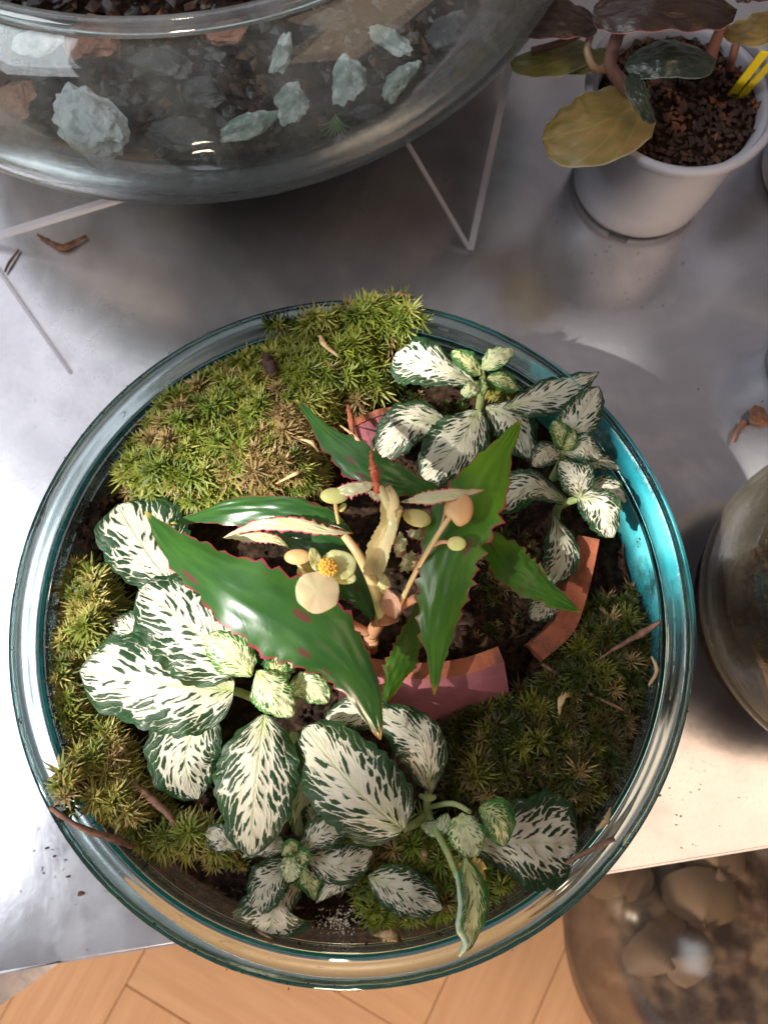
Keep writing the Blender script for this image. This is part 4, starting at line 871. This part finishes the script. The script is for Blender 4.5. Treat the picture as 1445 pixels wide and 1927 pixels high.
box("foot_notch_shade", pot, V((pc.x, pc.y, .001)) + dd * .0362 - sx_ * .006, sx_ * .012, dd * .0022, V((0, 0, .0032)), simple("notch_dark", (.03, .03, .03), (.05, .05, .05)), bev=.0004)  # near-black block painting the shade inside the notch
ps = tag(disc("pot_soil", pc, rr_ - .0085, .064, SOIL, n=80, amp=.003, depth=.04), "dark potting soil in the pale grey flowerpot", "soil", kind='stuff')
sp = []
for _ in range(700):
    a = random.random() * 6.28; r = (rr_ - .010) * math.sqrt(random.random()); sp.append((V((pc.x + r * math.cos(a), pc.y + r * math.sin(a), .066 + random.uniform(0, .002))), random.uniform(.0006, .0022)))
scatter_crumbs("pot_soil_crumbs", None, sp, CRUMB_R, "orange brown coir crumbs on the soil of the pale grey flowerpot", "crumbs")
pep = thing("dark_leaved_plant", V((pc.x, pc.y, .065)), "plant with broad dark glossy leaves and tan stems growing from the pale grey flowerpot", "plant")
def H(mid, hw, mat, **kw):
    d = dict(prof='round', cup=-.15, wave=.04, nu=30, nv=12, blister=.001); d.update(kw); return leaf("leaf", pep, mid, hw, mat, **d)
H([(1215, 190, .082), (1120, 235, .086), (1020, 262, .078)], 92, PEP_O, hwl=88, label="large olive leaf hanging over the pot's edge")
H([(1110, 85, .088), (1040, 110, .092), (960, 118, .086)], 42, PEP_G); H([(1140, 95, .086), (1090, 118, .088), (1040, 120, .084)], 28, PEP_G)
H([(1500, 25, .10), (1430, 50, .104), (1360, 56, .098)], 44, PEP_O)
H([(1122, 40, .105), (1050, 30, .112), (940, 50, .104)], 60, PEP_B, hwl=52)
H([(1345, 112, .098), (1260, 95, .106), (1174, 122, .098)], 48, PEP_D, hwl=52, cup=-.4)
H([(1190, 138, .098), (1206, 180, .100), (1232, 230, .092)], 26, PEP_D, hwl=24, cup=-.3)
H([(1115, 22, .118), (1250, 0, .128), (1385, 20, .118)], 70, PEP_B, hwl=66, cup=-.2)
H([(1380, -10, .12), (1430, -25, .124), (1500, -10, .12)], 34, PEP_B)
def PT(pts, m): return tube("stem", pep, pts, m, n=16)
STAN = simple("tan_stem", (.34, .20, .11), (.42, .27, .16), 60, .4, .0004, .1); STPK = simple("mauve_stem", (.20, .10, .085), (.28, .15, .12), 60, .4, .0004)
PT([(1205, 215, .068, 16), (1178, 165, .085, 15), (1148, 125, .095, 14), (1160, 70, .108, 15), (1170, 30, .118, 13)], STPK)
PT([(1142, 132, .092, 7), (1118, 128, .098, 8), (1104, 95, .102, 8), (1112, 65, .105, 7)], STAN)
PT([(1125, 40, .104, 8), (1070, 75, .098, 8), (1000, 95, .09, 7)], STPK)
PT([(1330, 130, .070, 15), (1345, 80, .09, 13), (1370, 20, .11, 11)], STPK); PT([(1372, 130, .070, 9), (1390, 60, .09, 9)], STPK)
yl = thing("plant_label_stakes", P(1385, 180, .066), "pair of bright yellow plastic stakes stuck in the soil of the pale grey flowerpot", "plant label")
for (a, b, zz) in (((1374, 183), (1438, 100), .085), ((1392, 186), (1462, 108), .082)):
    a_, b_ = P(a[0], a[1], .064), P(b[0], b[1], zz + .018); d = b_ - a_; s_ = d.cross(V((0, 0, 1))).normalized() * M(19, .08); u_ = s_.cross(d).normalized() * .0012
    box("stake", yl, a_ - s_ * .5, s_, u_, d, YPLAS, bev=.0003)
# second pale pot: only its reflection and foot reach the frame
c2 = P(1555, 330, 0)
p2 = thing("plastic_pot", (c2.x, c2.y, .001), "pale plastic flowerpot just past the right frame, its mirror image on the metal table", "flowerpot")
lathe("body", p2, smoothprof([(0, .004), (.03, .002), (.040, .001), (.043, .02), (.052, .085)], 16) + smoothprof([(.050, .085), (.040, .02), (0, .010)], 10), c2, PLASTIC, seg=80, z0=.001)
c3 = P(1520, 690, 0); p3 = thing("plastic_pot", (c3.x, c3.y, .001), "grey flowerpot cut by the right frame beside the dark brown chip", "flowerpot")
lathe("body", p3, smoothprof([(0, .004), (.02, .002), (.024, .001), (.026, .02), (.032, .05)], 14) + smoothprof([(.030, .05), (.024, .02), (0, .010)], 10), c3, PLASTIC, seg=80, z0=.001)
o = rock("bark_chip", None, P(1428, 785, .004), (.008, .0065, .0035), BARK, 12, sub=3, rot=.2, rough=.6); tag(recenter(o), "dark reddish brown chip on the table at the right frame", "bark chip")
twig("dry_twig", [(1400, 792, .004, 6), (1385, 812, .004, 5), (1378, 832, .003, 3)], BARK, "short dark stalk beside the reddish brown chip at the right frame", "twig")
# ------------------------------------------------------------------ glass globe jar (right)
gc = V((.222, .0385, 0)); GR = .0775
gl_ = thing("glass_globe", (gc.x, gc.y, .001), "round glass globe jar with dark moss inside, cut by the right frame", "jar")
gp = [(GR * math.sin(a), .0605 - .0600 * math.cos(a)) for a in [PI * (.02 + .80 * i / 44) for i in range(45)]]
gi = [(max(0, r - .003), z) for r, z in gp[::-1]]
gi = [(r, max(z, .004)) for r, z in gi]
lathe("wall", gl_, gp + gi, gc, GLOBEG, seg=128, z0=.001)
gr_ = gp[-1]
lathe("rim", gl_, [(gr_[0] - .001 + .0028 * math.cos(a), gr_[1] + .001 + .0022 * math.sin(a)) for a in [i / 12 * 2 * PI for i in range(12)]], gc, GLOBEG, seg=96, closed=True, z0=.001)
gs = tag(disc("globe_soil", gc, .0722, .055, SOIL, n=80, amp=.005, fr=70, depth=.035), "dark soil and moss mat inside the glass globe at the right", "soil", kind='stuff')
sp = []
for _ in range(1300):
    a = random.uniform(PI * .4, PI * 1.6); r = .0715 * math.sqrt(random.random()); sp.append((V((gc.x + r * math.cos(a), gc.y + r * math.sin(a), .056 + random.uniform(-.002, .005))), random.uniform(.0006, .002)))
scatter_crumbs("globe_litter", None, sp, CRUMB, "dark leaf litter inside the glass globe at the right", "litter")
# ------------------------------------------------------------------ dark glass bowl on the floor (lower right)
fz = ZF + .004; fc_ = P(1345, 1765, fz + .12)
fb_ = thing("floor_bowl", (fc_.x, fc_.y, fz), "dark round glass bowl terrarium standing on the wooden floor at the lower right", "bowl")
Rf = (P(1065, 1720, fz + .12) - fc_).xy.length; print("floor bowl R", Rf)
fo = [(Rf * math.sin(a), .125 - .124 * math.cos(a)) for a in [PI * (.02 + .975 * i / 48) for i in range(49)]]
# the small ceiling lamp whose glint shows on the bowl
cs_ = V((fc_.x, fc_.y, fz + .125)); cw = V((0, 0, ZC)); rd = (P(1182, 1722, 0) - cw).normalized(); oc = cw - cs_
sc_ = V((1 / Rf, 1 / Rf, 1 / .124)); o_ = V([oc[i] * sc_[i] for i in range(3)]); d_ = V([rd[i] * sc_[i] for i in range(3)])
qa, qb, qc = d_.dot(d_), o_.dot(d_), o_.dot(o_) - 1; th_ = (-qb - math.sqrt(max(0, qb * qb - qa * qc))) / qa
hp = cw + rd * th_; nn_ = V([(hp - cs_)[i] * sc_[i] ** 2 for i in range(3)]).normalized(); rf_ = rd - nn_ * 2 * rd.dot(nn_)
pl_ = bpy.data.lights.new("ceiling_lamp", 'POINT'); pl_.energy = 5; pl_.color = (1, .8, .55); pl_.shadow_soft_size = .05
po_ = bpy.data.objects.new("ceiling_lamp", pl_); COL.objects.link(po_); po_.location = hp + rf_ * 1.6; print("lamp", po_.location, rf_)
lathe("wall", fb_, fo + [(max(0, r - .005), max(z, .006)) for r, z in fo[::-1]], fc_, FBG, seg=128, z0=fz)
lathe("rim", fb_, [(fo[-1][0] + .004 * math.cos(a), fo[-1][1] + .003 * math.sin(a)) for a in [i / 12 * 2 * PI for i in range(12)]], fc_, FBG, seg=96, closed=True, z0=fz)
fs = tag(disc("floor_bowl_soil", V((fc_.x, fc_.y, 0)), Rf * .955, fz + .105, simple("brown_litter", (.14, .085, .055), (.30, .21, .13), 40, .8, .003), n=90, amp=.010, fr=24, depth=.06), "brown soil inside the dark glass bowl on the floor", "soil", kind='stuff')
OL = simple("dull_leaf", (.18, .125, .08), (.30, .215, .135), 14, .6, .001)
fpl = thing("pale_leaved_plant", P(1260, 1800, fz + .10), "blurred plant with dull beige green leaves inside the floor bowl", "plant")
for mid, hw in (([(1250, 1700, 0), (1330, 1690, 0), (1390, 1720, 0)], 48), ([(1290, 1740, 0), (1240, 1790, 0), (1180, 1830, 0)], 40), ([(1270, 1750, 0), (1300, 1800, 0), (1290, 1860, 0)], 44), ([(1230, 1660, 0), (1160, 1660, 0), (1120, 1690, 0)], 38), ([(1300, 1640, 0), (1350, 1610, 0), (1400, 1640, 0)], 45)):
    zz = fz + .115; leaf("leaf", fpl, [(mid[0][0], mid[0][1], zz), (mid[1][0], mid[1][1], zz + .02), (mid[2][0], mid[2][1], zz)], hw, OL, prof='round', cup=-.2, nu=18, nv=6)
